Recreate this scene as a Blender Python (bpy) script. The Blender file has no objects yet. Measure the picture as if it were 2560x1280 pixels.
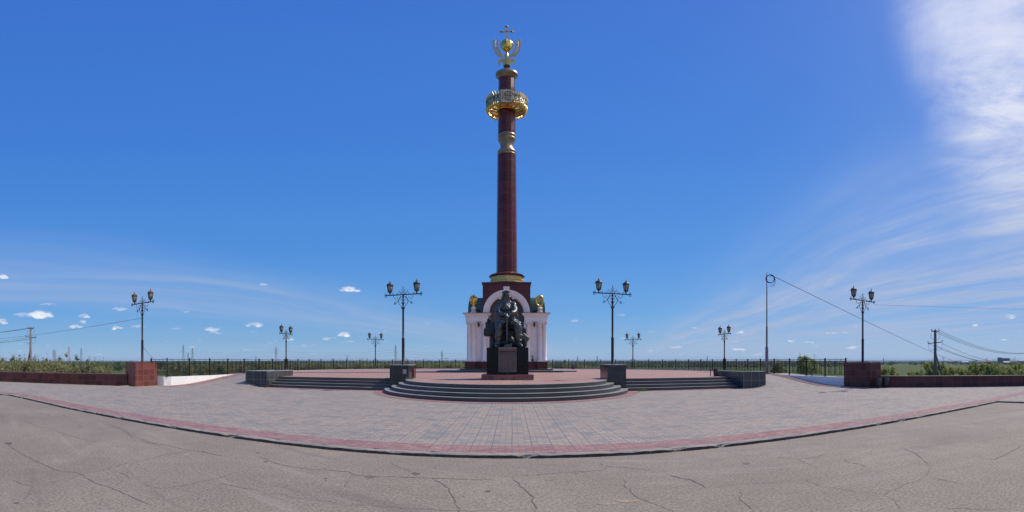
import bpy, bmesh, math, random
from mathutils import Vector, Matrix, noise
R = math.radians
random.seed(7)
scene = bpy.context.scene
col = scene.collection

# ------------------------------------------------------------ camera, light, sky
cd = bpy.data.cameras.new('camera'); cam = bpy.data.objects.new('camera', cd); col.objects.link(cam)
EYE = 1.6
FPX = 1066.0; HOR = 903.0
cam.location = (0, 0, EYE); cam.rotation_euler = (R(90), 0, 0)
cd.type = 'PANO'; cd.clip_start = 0.05; cd.clip_end = 60000
def setp(k, v):
    for t in (cd, getattr(cd, 'cycles', None)):
        if t is not None and k in t.bl_rna.properties:
            setattr(t, k, v)
setp('panorama_type', 'EQUIRECTANGULAR')
setp('latitude_min', -(1280 - HOR) / FPX); setp('latitude_max', HOR / FPX)
setp('longitude_min', -1280 / FPX); setp('longitude_max', 1280 / FPX)
scene.camera = cam

SUN_AZ, SUN_EL = 65.0, 50.0
sd = bpy.data.lights.new('sun', 'SUN'); sun = bpy.data.objects.new('sun', sd); col.objects.link(sun)
sd.energy = 4.0; sd.angle = R(0.5); sd.color = (1.0, 0.95, 0.88)
sdir = Vector((math.sin(R(SUN_AZ)) * math.cos(R(SUN_EL)), math.cos(R(SUN_AZ)) * math.cos(R(SUN_EL)), math.sin(R(SUN_EL))))
sun.rotation_euler = sdir.to_track_quat('Z', 'Y').to_euler()
vs = scene.view_settings
vs.view_transform = 'Standard'; vs.look = 'None'; vs.gamma = 1.0; vs.use_curve_mapping = False; vs.exposure = 0.0

world = bpy.data.worlds.new('World'); scene.world = world; world.use_nodes = True
class NT:
    """small helper for writing node trees"""
    def __init__(s, tree): s.t = tree; tree.nodes.clear()
    def n(s, typ, **kw):
        nd = s.t.nodes.new(typ)
        for k, v in kw.items(): setattr(nd, k, v)
        return nd
    def put(s, sock, v):
        if v is None: return
        if hasattr(v, 'is_output') or hasattr(v, 'links'): s.t.links.new(v, sock)
        elif isinstance(v, (tuple, list)) and len(v) == 3 and sock.type == 'RGBA': sock.default_value = (*v, 1)
        else: sock.default_value = v
    def m(s, op, a, b=None, c=None, clamp=False):
        nd = s.n('ShaderNodeMath', operation=op, use_clamp=clamp)
        s.put(nd.inputs[0], a); s.put(nd.inputs[1], b)
        if c is not None: s.put(nd.inputs[2], c)
        return nd.outputs[0]
    def mix(s, f, a, b, typ='MIX'):
        nd = s.n('ShaderNodeMix', data_type='RGBA', blend_type=typ)
        s.put(nd.inputs[0], f); s.put(nd.inputs[6], a); s.put(nd.inputs[7], b)
        return nd.outputs[2]
    def ramp(s, f, lo, hi, a=0.0, b=1.0, smooth=True):
        nd = s.n('ShaderNodeMapRange', interpolation_type='SMOOTHSTEP' if smooth else 'LINEAR')
        s.put(nd.inputs[0], f); s.put(nd.inputs[1], lo); s.put(nd.inputs[2], hi); s.put(nd.inputs[3], a); s.put(nd.inputs[4], b)
        return nd.outputs[0]
    def noise(s, vec, scale, detail=4, rough=.5, dist=0.0):
        nd = s.n('ShaderNodeTexNoise'); s.put(nd.inputs['Vector'], vec)
        nd.inputs['Scale'].default_value = scale; nd.inputs['Detail'].default_value = detail
        nd.inputs['Roughness'].default_value = rough; nd.inputs['Distortion'].default_value = dist
        return nd.outputs[0]
    def comb(s, x, y, z=0.0):
        nd = s.n('ShaderNodeCombineXYZ'); s.put(nd.inputs[0], x); s.put(nd.inputs[1], y); s.put(nd.inputs[2], z)
        return nd.outputs[0]
    def sep(s, v):
        nd = s.n('ShaderNodeSeparateXYZ'); s.put(nd.inputs[0], v); return nd.outputs

def build_sky():
    w = NT(world.node_tree)
    sky = w.n('ShaderNodeTexSky', sky_type='NISHITA', sun_disc=False, sun_elevation=R(SUN_EL), sun_rotation=R(SUN_AZ))
    sky.air_density = 1.0; sky.dust_density = 0.6; sky.ozone_density = 1.6; sky.altitude = 100
    d = w.n('ShaderNodeTexCoord').outputs['Generated']
    x, y, z = w.sep(d)
    zz = w.m('MAXIMUM', z, 0.004)
    px = w.m('DIVIDE', x, w.m('ADD', zz, 0.012)); py = w.m('DIVIDE', y, w.m('ADD', zz, 0.012))
    across = w.m('SUBTRACT', w.m('MULTIPLY', px, .97), w.m('MULTIPLY', py, .24))
    along = w.m('ADD', w.m('MULTIPLY', py, .97), w.m('MULTIPLY', px, .24))
    az = w.m('ARCTAN2', x, y); el = w.m('ARCSINE', z)
    # high cirrus: long parallel streaks drawn out along the wind
    wob = w.noise(w.comb(w.m('MULTIPLY', across, .5), w.m('MULTIPLY', along, .25)), 1.0, 2)
    ac = w.m('ADD', across, w.m('MULTIPLY', w.m('SUBTRACT', wob, .5), 1.1))
    st1 = w.noise(w.comb(w.m('MULTIPLY', ac, 1.5), w.m('MULTIPLY', along, .16)), 1.0, 7, .62, .3)
    st2 = w.noise(w.comb(w.m('MULTIPLY', ac, .8), w.m('MULTIPLY', along, .3), 3.7), 1.3, 8, .66, .7)
    right = w.ramp(ac, 0.75, 2.3)
    fade = w.m('MULTIPLY', right, w.ramp(ac, 2.0, 14.0, 1.0, .62))
    c1 = w.m('MULTIPLY', w.ramp(st1, .36, .66), w.ramp(st2, .3, .62, .35, 1.0))
    veil = w.ramp(across, .5, 2.6, 0, .26)
    azs = w.m('ADD', w.m('ADD', az, w.m('MULTIPLY', w.m('SUBTRACT', el, .35), .30)), w.m('MULTIPLY', w.m('SUBTRACT', st2, .5), .25))
    glare = w.m('MULTIPLY', w.ramp(el, .12, .62, 0, 1), w.ramp(azs, .98, 1.17, 0, 1))
    brk = w.noise(w.comb(w.m('MULTIPLY', px, 2.6), w.m('MULTIPLY', py, 1.5), 2.2), 1.0, 9, .68, .9)
    near_sun = w.m('MULTIPLY', glare, w.m('MULTIPLY', w.ramp(st2, .22, .62, .42, 1.0), w.ramp(brk, .30, .66, .34, .98)))
    cir = w.m('ADD', w.m('MULTIPLY', w.m('MULTIPLY', fade, c1), .70), near_sun)
    cir = w.m('ADD', cir, veil)
    lb = w.m('MULTIPLY', w.ramp(ac, -8.0, -5.6), w.ramp(ac, -4.6, -2.6, 1, 0))
    cir = w.m('ADD', cir, w.m('MULTIPLY', lb, w.ramp(st1, .3, .75, .14, .52)))
    cir = w.m('MULTIPLY', cir, w.ramp(z, 0.0, .03, .35, 1.0), clamp=True)
    # low cumulus rows close to the horizon
    pz = w.noise(w.comb(w.m('MULTIPLY', az, 22.0), w.m('MULTIPLY', el, 95.0)), 1.0, 6, .55, .2)
    lowband = w.m('MULTIPLY', w.ramp(el, .008, .02), w.ramp(el, .05, .12, 1, 0))
    rightside = w.ramp(az, .05, .5, .45, .9)
    puffs = w.m('MULTIPLY', w.m('MULTIPLY', w.ramp(pz, .62, .73, 0, .8), lowband), rightside)
    # single fair-weather clouds (azimuth, elevation, half width, half height, strength)
    dn = w.n('ShaderNodeTexNoise'); w.put(dn.inputs['Vector'], w.comb(w.m('MULTIPLY', az, 55.0), w.m('MULTIPLY', el, 90.0)))
    dn.inputs['Scale'].default_value = 1.0; dn.inputs['Detail'].default_value = 5
    n1, n2, _ = w.sep(dn.outputs['Color'])
    azd = w.m('ADD', az, w.m('MULTIPLY', w.m('SUBTRACT', n1, .5), .035)); eld = w.m('ADD', el, w.m('MULTIPLY', w.m('SUBTRACT', n2, .5), .016))
    tot = puffs; top = None
    for (cx, cy, hw, hh, k) in ((97, 785, 44, 13, 1), (212, 790, 19, 7, .8), (206, 803, 12, 6, .5), (5, 690, 22, 9, .8), (4, 803, 24, 9, .9), (188, 816, 22, 7, .7),
                                (294, 820, 20, 6, .9), (874, 722, 30, 10, .9), (860, 836, 20, 9, 1), (638, 811, 30, 7, .7), (530, 822, 28, 6, .6), (300, 771, 26, 6, .35),
                                (660, 709, 15, 5, .35), (2438, 813, 12, 5, .9), (2525, 791, 13, 6, .8), (55, 786, 30, 9, .35), (345, 815, 26, 5, .35), (536, 829, 22, 4, .4),
                                (725, 848, 16, 5, .6), (1434, 801, 16, 4, .35), (1553, 788, 14, 4, .3), (820, 846, 30, 4, .4), (2130, 868, 22, 5, .6), (1845, 872, 22, 5, .6), (120, 760, 30, 5, .3), (460, 776, 18, 4, .2)):
        ca, ce = (cx - 1280) / FPX, (HOR - cy) / FPX
        hw *= .8; hh *= .85
        u = w.m('DIVIDE', w.m('SUBTRACT', azd, ca), hw / FPX)
        dv = w.m('SUBTRACT', eld, ce - hh * .35 / FPX)
        # flat base, domed top
        v = w.m('MAXIMUM', w.m('DIVIDE', dv, hh * 1.25 / FPX), w.m('DIVIDE', dv, -hh * .6 / FPX))
        r2 = w.m('ADD', w.m('MULTIPLY', u, u), w.m('MULTIPLY', v, v))
        tot = w.m('MAXIMUM', tot, w.ramp(r2, .25, 1.15, k * .9, 0))
    lobe = w.ramp(n2, .35, .6)
    ccol = w.mix(lobe, (.50, .55, .72), (.93, .95, 1.0))
    skyc = w.mix(1.0, sky.outputs[0], (0.095, 0.108, 0.125), 'MULTIPLY')
    # clear northern air: an even, deep blue that pales towards the horizon
    rp = w.n('ShaderNodeValToRGB'); w.put(rp.inputs[0], w.m('DIVIDE', el, 1.0)); e_ = rp.color_ramp.elements
    stops = [(0, (.33, .51, .72)), (.05, (.195, .405, .69)), (.12, (.115, .345, .73)), (.25, (.070, .275, .73)), (.5, (.047, .215, .70)), (.85, (.042, .175, .66))]
    while len(e_) < len(stops): e_.new(.5)
    for i_, (p_, c_) in enumerate(stops): e_[i_].position = p_; e_[i_].color = (*c_, 1)
    skyc = w.mix(.86, skyc, rp.outputs[0])
    circ = w.mix(w.ramp(el, .1, .7), (.42, .50, .70), (.80, .83, .96))
    skyc = w.mix(cir, skyc, circ)
    skyc = w.mix(tot, skyc, ccol)
    bg = w.n('ShaderNodeBackground'); w.put(bg.inputs[0], skyc); bg.inputs[1].default_value = 1.0
    out = w.n('ShaderNodeOutputWorld'); w.t.links.new(bg.outputs[0], out.inputs[0])
build_sky()

# ------------------------------------------------------------ materials
MATS = {}
def newmat(name):
    m = bpy.data.materials.new(name); m.use_nodes = True; MATS[name] = m
    return m, NT(m.node_tree)
def finish(t, colr, rough=.6, metal=0.0, bump=None, bstr=.2, bdist=.02, spec=None, trans=None):
    p = t.n('ShaderNodeBsdfPrincipled'); t.put(p.inputs['Base Color'], colr); t.put(p.inputs['Roughness'], rough)
    p.inputs['Metallic'].default_value = metal
    if spec is not None: p.inputs['Specular IOR Level'].default_value = spec
    if bump is not None:
        b = t.n('ShaderNodeBump'); t.put(b.inputs['Height'], bump); b.inputs['Strength'].default_value = bstr; b.inputs['Distance'].default_value = bdist
        t.t.links.new(b.outputs[0], p.inputs['Normal'])
    o = t.n('ShaderNodeOutputMaterial'); sh = p.outputs[0]
    if trans:
        tr = t.n('ShaderNodeBsdfTranslucent'); t.put(tr.inputs[0], colr)
        mx = t.n('ShaderNodeMixShader'); mx.inputs[0].default_value = trans
        t.t.links.new(sh, mx.inputs[1]); t.t.links.new(tr.outputs[0], mx.inputs[2]); sh = mx.outputs[0]
    t.t.links.new(sh, o.inputs[0])
def pos(t): return t.n('ShaderNodeNewGeometry').outputs['Position']
def plain(name, c, rough=.6, metal=0.0, var=.25, scale=6.0, bstr=.15, spec=None, bdist=.01):
    m, t = newmat(name); P = pos(t)
    n = t.noise(P, scale, 6, .6); n2 = t.noise(P, scale * .13, 3, .5)
    f = t.m('MULTIPLY', t.ramp(n, .25, .75, 1 - var, 1 + var, False), t.ramp(n2, .3, .7, 1 - var * .5, 1 + var * .5, False))
    cc = t.mix(1.0, c, t.comb(f, f, f), 'MULTIPLY')
    finish(t, cc, t.ramp(n, .2, .8, max(.02, rough - .08), rough + .1, False), metal, n, bstr, bdist, spec)
    return m
def plaster_mat():
    m, t = newmat('white_plaster'); P = pos(t); x, y, z = t.sep(P)
    n = t.noise(P, 3.0, 5, .6); st = t.noise(t.comb(t.m('MULTIPLY', x, 7.0), t.m('MULTIPLY', y, 7.0), t.m('MULTIPLY', z, .7)), 1.0, 5, .6)
    c = t.mix(t.ramp(n, .3, .7), (.80, .69, .64), (.87, .77, .71)); c = t.mix(t.ramp(st, .55, .78, 0, .38), c, (.44, .38, .33))
    finish(t, c, .8, 0, n, .15, .01)
def cladding(name, c, bw, bh, rough=.3, var=.3, joint=(.5, .5, .5), jw=.006, speck=60.0, jmix=.6, off=0.0, hue=None):
    """stone slabs with joints, laid on vertical faces by position"""
    m, t = newmat(name); P = pos(t); x, y, z = t.sep(P)
    nx, ny, nz = t.sep(t.n('ShaderNodeNewGeometry').outputs['True Normal'])
    side = t.m('GREATER_THAN', t.m('ABSOLUTE', nx), .75)
    u = t.m('ADD', t.m('MULTIPLY', y, side), t.m('MULTIPLY', x, t.m('SUBTRACT', 1.0, side)))
    top = t.m('GREATER_THAN', t.m('ABSOLUTE', nz), .8)
    v = t.m('ADD', t.m('MULTIPLY', y, top), t.m('MULTIPLY', z, t.m('SUBTRACT', 1.0, top)))
    b = t.n('ShaderNodeTexBrick', offset=off); t.put(b.inputs['Vector'], t.comb(u, v))
    b.inputs['Scale'].default_value = 1.0; b.inputs['Brick Width'].default_value = bw; b.inputs['Row Height'].default_value = bh
    b.inputs['Mortar Size'].default_value = jw; b.inputs['Mortar Smooth'].default_value = .1; b.inputs['Bias'].default_value = 0
    b.inputs['Color1'].default_value = (1 - var, 1 - var, 1 - var, 1)
    h = hue or (1 + var, 1 + var, 1 + var)
    b.inputs['Color2'].default_value = (*h, 1); b.inputs['Mortar'].default_value = (1, 1, 1, 1)
    s = t.noise(P, speck, 3, .7); s2 = t.noise(P, 1.1, 4, .6)
    f = t.m('MULTIPLY', t.ramp(s, .3, .7, .86, 1.15, False), t.ramp(s2, .3, .7, .86, 1.14, False))
    cc = t.mix(1.0, t.mix(1.0, c, b.outputs['Color'], 'MULTIPLY'), t.comb(f, f, f), 'MULTIPLY')
    cc = t.mix(t.m('MULTIPLY', b.outputs['Fac'], jmix), cc, joint)
    if name == 'step_granite':      # sun and shade painted in: upward treads lightened unevenly, risers left dark
        cc = t.mix(t.m('MULTIPLY', t.m('GREATER_THAN', nz, .7), t.ramp(s2, .3, .6, .75, 1.0)), cc, (.27, .25, .225))
    finish(t, cc, t.ramp(s2, .3, .7, rough - .08, rough + .12, False), 0, t.m('SUBTRACT', 1.0, b.outputs['Fac']), .3, .006, spec=.28 if name in ('maroon_granite', 'shaft_granite', 'dark_wall_granite') else None)
    return m
cladding('maroon_granite', (.10, .020, .018), .62, .42, .30, .22, (.22, .12, .12), .005, jmix=.45)
cladding('shaft_granite', (.105, .016, .016), 30.0, 1.25, .24, .1, (.25, .16, .17), .012, jmix=.6)
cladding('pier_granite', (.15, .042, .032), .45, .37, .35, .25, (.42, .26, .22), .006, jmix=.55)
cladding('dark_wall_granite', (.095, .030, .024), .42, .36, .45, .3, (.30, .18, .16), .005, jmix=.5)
cladding('black_granite', (.028, .028, .031), .52, .5, .22, .3, (.10, .10, .11), .006, jmix=.6)
cladding('planter_granite', (.045, .045, .047), .52, .5, .3, .3, (.30, .30, .30), .008, jmix=.7)
cladding('step_granite', (.062, .058, .054), 1.3, 9.0, .5, .18, (.05, .05, .05), .004, speck=45)
cladding('red_base_granite', (.24, .085, .075), .9, .9, .4, .25, (.3, .16, .14), .005)
cladding('green_roof', (.045, .105, .062), 9.0, .37, .33, .08, (.014, .03, .02), .014, jmix=.85)
plain('polished_black', (.006, .0055, .0055), .16, 0, .15, 20, .02, spec=.22)
def bronze_mat():
    m, t = newmat('bronze_dark'); P = pos(t); x, y, z = t.sep(P)
    n = t.noise(P, 7.0, 6, .65); st_ = t.noise(t.comb(t.m('MULTIPLY', x, 14.0), t.m('MULTIPLY', y, 14.0), t.m('MULTIPLY', z, 1.6)), 1.0, 4, .6)
    c = t.mix(t.ramp(n, .35, .7), (.075, .068, .060), (.12, .12, .115)); c = t.mix(t.ramp(st_, .52, .7, 0, .5), c, (.085, .115, .10))
    finish(t, c, t.ramp(n, .3, .7, .20, .42, False), .65, n, .35, .02)
bronze_mat()
plain('bronze_black', (.034, .036, .040), .5, .4, .4, 5.0, .5, bdist=.03)
plain('bronze_plaque', (.16, .12, .10), .45, .5, .4, 14, .6, bdist=.02)
plain('gold', (.90, .54, .12), .24, 1.0, .15, 5, .1)
plain('pale_gold', (.60, .47, .20), .42, .45, .2, 6, .1)
plain('old_bronze', (.34, .225, .14), .38, .7, .35, 2.2, .2)
plain('sign_plate', (.60, .54, .32), .5, .1, .12, 5, .05)
plain('sign_red', (.16, .025, .02), .5, 0, .1, 5, 0)
plain('letter_black', (.03, .025, .02), .5, 0, .1, 5, 0)
plaster_mat()
plain('niche_stone', (.075, .066, .068), .6, 0, .25, 9, .2)
plain('iron_black', (.016, .015, .015), .5, 0, .3, 12, .15, spec=.3)
plain('iron_rust', (.17, .06, .028), .7, .1, .5, 14, .3)
plain('lamp_cap', (.055, .04, .032), .5, .3, .4, 12, .2)
plain('pole_grey', (.18, .165, .16), .7, 0, .25, 8, .2)
plain('wood_pole', (.16, .125, .10), .85, 0, .35, 5, .3)
plain('concrete_pole', (.19, .16, .14), .85, 0, .2, 5, .3)
plain('wire', (.03, .03, .035), .7, 0, 0, 5, 0)
plain('ceramic', (.04, .03, .028), .3, 0, .1, 5, 0)
plain('whitewash', (.82, .79, .75), .85, 0, .10, 5, .3)
plain('grey_plinth', (.36, .35, .36), .8, 0, .25, 5, .4)
plain('stone_lid', (.30, .30, .31), .6, 0, .15, 20, .1)
plain('bin_metal', (.075, .055, .055), .55, .2, .35, 12, .2)
plain('crack', (.15, .115, .095), .95, 0, .3, 30, 0)
plain('stain', (.13, .105, .085), .8, 0, .4, 16, .2)
plain('stain_tan', (.285, .212, .145), .95, 0, .35, 22, 0)
plain('pylon_grey', (.16, .19, .24), .6, .2, .1, 1, 0)
plain('pylon_red', (.40, .20, .21), .6, .1, .1, 1, 0)
plain('house_white', (.6, .58, .56), .8, 0, .1, .1, 0)
plain('house_red', (.26, .10, .085), .8, 0, .2, .1, 0)
plain('house_roof', (.33, .09, .09), .7, 0, .2, .1, 0)
plain('house_grey', (.10, .10, .12), .8, 0, .2, .1, 0)
plain('window_dark', (.03, .035, .045), .2, 0, .1, 1, 0)
plain('soil', (.12, .09, .065), .95, 0, .4, 12, .5, bdist=.05)
plain('bark', (.12, .10, .08), .9, 0, .35, 8, .4)
plain('flower_white', (.6, .6, .55), .7, 0, .1, 3, 0)
plain('pond', (.03, .04, .05), .05, 0, .1, 1, 0)
def foliage(name, c1, c2, scale=1.0, trans=.35):
    m, t = newmat(name); P = pos(t)
    n = t.noise(P, scale, 4, .7)
    oi = t.n('ShaderNodeObjectInfo').outputs['Random']
    k = t.m('ADD', t.ramp(n, .3, .7), t.m('MULTIPLY', t.m('SUBTRACT', oi, .5), .5), clamp=True)
    finish(t, t.mix(k, c1, c2), .6, 0, spec=.25, trans=trans)
foliage('leaf_olive', (.15, .145, .05), (.37, .345, .16), .6, .45)
foliage('leaf_bright', (.16, .19, .045), (.38, .39, .13), 1.0, .45)
foliage('leaf_dark', (.075, .105, .05), (.17, .21, .09), .15)
foliage('leaf_wood', (.045, .065, .045), (.085, .105, .065), .03)
foliage('grass_blade', (.09, .15, .03), (.22, .27, .07), 3.0)
def glassmat():
    m, t = newmat('lamp_glass'); P = pos(t)
    n = t.noise(P, 9, 3)
    finish(t, t.mix(n, (.16, .16, .13), (.42, .42, .36)), .12, 0, None)
glassmat()
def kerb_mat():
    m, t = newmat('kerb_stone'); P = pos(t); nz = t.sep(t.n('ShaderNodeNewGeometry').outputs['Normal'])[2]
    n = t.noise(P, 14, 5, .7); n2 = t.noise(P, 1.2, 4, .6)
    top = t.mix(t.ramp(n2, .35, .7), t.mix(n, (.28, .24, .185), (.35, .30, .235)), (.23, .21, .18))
    face_shade = t.mix(t.ramp(n, .35, .7), (.035, .032, .030), (.085, .075, .065))  # shade of the upright kerb face put into the colour, chosen by normal
    finish(t, t.mix(t.ramp(t.m('ADD', nz, t.m('MULTIPLY', t.m('SUBTRACT', n, .5), .8)), .55, .8), face_shade, top), .92, 0, n, .5, .02)
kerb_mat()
def field_mat():
    m, t = newmat('field'); P = pos(t); x, y, z = t.sep(P)
    a = t.noise(t.comb(t.m('MULTIPLY', x, .004), t.m('MULTIPLY', y, .004)), 1.0, 5, .55)
    b = t.noise(P, .08, 5, .6); c = t.noise(P, 2.0, 3, .6)
    g = t.mix(t.ramp(a, .42, .6), (.055, .105, .014), (.095, .098, .028))
    g = t.mix(t.ramp(b, .35, .75), g, (.05, .07, .018)); g = t.mix(t.m('MULTIPLY', c, .4), g, (.075, .075, .03))
    finish(t, g, .95, 0, c, .5, .1, .1)
field_mat()
def asphalt_mat():
    m, t = newmat('asphalt'); P = pos(t); x, y, z = t.sep(P)
    big = t.noise(P, .35, 5, .6); mid = t.noise(P, 3.2, 5, .65); fine = t.noise(P, 26, 3, .85); fine2 = t.noise(P, 90, 2, .8)
    base = t.mix(t.ramp(big, .3, .7), (.228, .180, .139), (.285, .228, .176))
    base = t.mix(t.ramp(mid, .3, .75, 0, .5), base, (.195, .154, .120))
    stones = t.m('MULTIPLY', t.ramp(fine, .3, .7, .52, 1.48, False), t.ramp(fine2, .3, .7, .68, 1.32, False))
    base = t.mix(1.0, base, t.comb(stones, stones, stones), 'MULTIPLY')
    v = t.n('ShaderNodeTexVoronoi', feature='F1'); t.put(v.inputs['Vector'], P); v.inputs['Scale'].default_value = 9.0
    pit = t.m('MULTIPLY', t.ramp(v.outputs['Distance'], .06, .15, 1, 0), t.ramp(t.noise(P, 1.7, 3), .42, .6))
    base = t.mix(t.m('MULTIPLY', pit, .65), base, (.10, .085, .075))
    blob = t.ramp(t.noise(P, .9, 6, .7, .6), .60, .72, 0, .32); base = t.mix(blob, base, (.16, .135, .11))
    pale = t.ramp(t.noise(P, 1.3, 6, .75, .4), .62, .72, 0, .30); base = t.mix(pale, base, (.46, .41, .36))
    # worn tyre tracks and dust swept along the lot
    sw = t.noise(t.comb(t.m('MULTIPLY', x, .22), t.m('MULTIPLY', t.m('ADD', y, t.m('MULTIPLY', x, .35)), 2.2)), 1.0, 4, .6)
    base = t.mix(t.ramp(sw, .55, .75, 0, .42), base, (.36, .30, .25))
    base = t.mix(t.ramp(sw, .44, .28, 0, .45), base, (.14, .115, .095))
    sc_ = t.noise(P, .16, 6, .65, .5); base = t.mix(t.ramp(sc_, .52, .66, 0, .38), base, (.155, .122, .098))
    finish(t, base, .88, 0, t.m('ADD', fine, t.m('MULTIPLY', pit, -.8)), .55, .008, .3)
asphalt_mat()
def paving(name, cols, mod=.36, bw=.24, bh=.12, grime=(.20, .18, .18), mj=.013, mcol=(.13, .12, .12)):
    m, t = newmat(name); P = pos(t); x, y, z = t.sep(P)
    wv = t.m('MULTIPLY', t.m('SUBTRACT', t.noise(P, .6, 2), .5), .03)
    xx = t.m('ADD', x, wv); yy = t.m('ADD', y, wv)
    b = t.n('ShaderNodeTexBrick', offset=.5); t.put(b.inputs['Vector'], t.comb(xx, yy))
    b.inputs['Scale'].default_value = 1.0; b.inputs['Brick Width'].default_value = bw; b.inputs['Row Height'].default_value = bh
    b.inputs['Mortar Size'].default_value = .009; b.inputs['Mortar Smooth'].default_value = .2; b.inputs['Bias'].default_value = 0
    b.inputs['Color1'].default_value = (0, 0, 0, 1); b.inputs['Color2'].default_value = (1, 1, 1, 1); b.inputs['Mortar'].default_value = (.5, .5, .5, 1)
    bv = t.sep(b.outputs['Color'])[0]
    # a second random value per slab field, so that colour runs in blotches of several bricks
    w1 = t.n('ShaderNodeTexWhiteNoise', noise_dimensions='2D')
    t.put(w1.inputs['Vector'], t.comb(t.m('FLOOR', t.m('DIVIDE', xx, mod)), t.m('FLOOR', t.m('DIVIDE', yy, bh))))
    bl = t.noise(t.comb(t.m('FLOOR', t.m('DIVIDE', xx, bw)), t.m('FLOOR', t.m('DIVIDE', yy, bh * 2))), .35, 3, .6)
    k = t.ramp(t.m('ADD', t.m('MULTIPLY', bl, .72), t.m('MULTIPLY', t.m('ADD', bv, w1.outputs[0]), .16)), .35, .72)
    r = t.n('ShaderNodeValToRGB'); t.put(r.inputs[0], k)
    els = r.color_ramp.elements
    while len(els) < len(cols): els.new(.5)
    for i, c in enumerate(cols): els[i].position = i / (len(cols) - 1); els[i].color = (*c, 1)
    base = r.outputs[0]
    fl = t.noise(P, 40, 2, .7); f = t.ramp(fl, .3, .7, .86, 1.12, False)
    base = t.mix(1.0, base, t.comb(f, f, f), 'MULTIPLY')
    base = t.mix(t.ramp(t.noise(P, .45, 5, .6), .45, .75, 0, .35), base, grime)
    pale = t.m('MULTIPLY', t.ramp(t.noise(P, 5.5, 2, .5), .66, .72), .35)
    base = t.mix(pale, base, (.5, .48, .47))
    base = t.mix(t.m('MULTIPLY', b.outputs['Fac'], .75), base, mcol)
    fr = t.m('ABSOLUTE', t.m('SUBTRACT', t.m('FRACT', t.m('DIVIDE', xx, mod)), .5))
    line = t.m('GREATER_THAN', fr, .5 - mj / mod / 1.6)
    fr2 = t.m('ABSOLUTE', t.m('SUBTRACT', t.m('FRACT', t.m('DIVIDE', yy, mod * 2)), .5))
    line2 = t.m('GREATER_THAN', fr2, .5 - mj / mod / 4)
    ln = t.m('MAXIMUM', line, line2)
    base = t.mix(t.m('MULTIPLY', ln, .78), base, mcol)
    finish(t, base, .85, 0, t.m('SUBTRACT', 1.0, t.m('MAXIMUM', b.outputs['Fac'], ln)), .5, .008, .3)
paving('grey_paving', [(.225, .21, .19), (.29, .245, .20), (.33, .268, .21), (.375, .29, .22), (.285, .24, .20), (.35, .285, .225)])
paving('red_paving', [(.27, .125, .112), (.31, .155, .138), (.345, .20, .172), (.29, .138, .122)], grime=(.24, .17, .165))
paving('pink_paving', [(.31, .165, .125), (.37, .205, .155), (.39, .235, .175), (.34, .18, .14)], mod=.5, bw=.5, bh=.25, grime=(.30, .25, .25), mcol=(.2, .13, .13))
M = MATS

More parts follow.
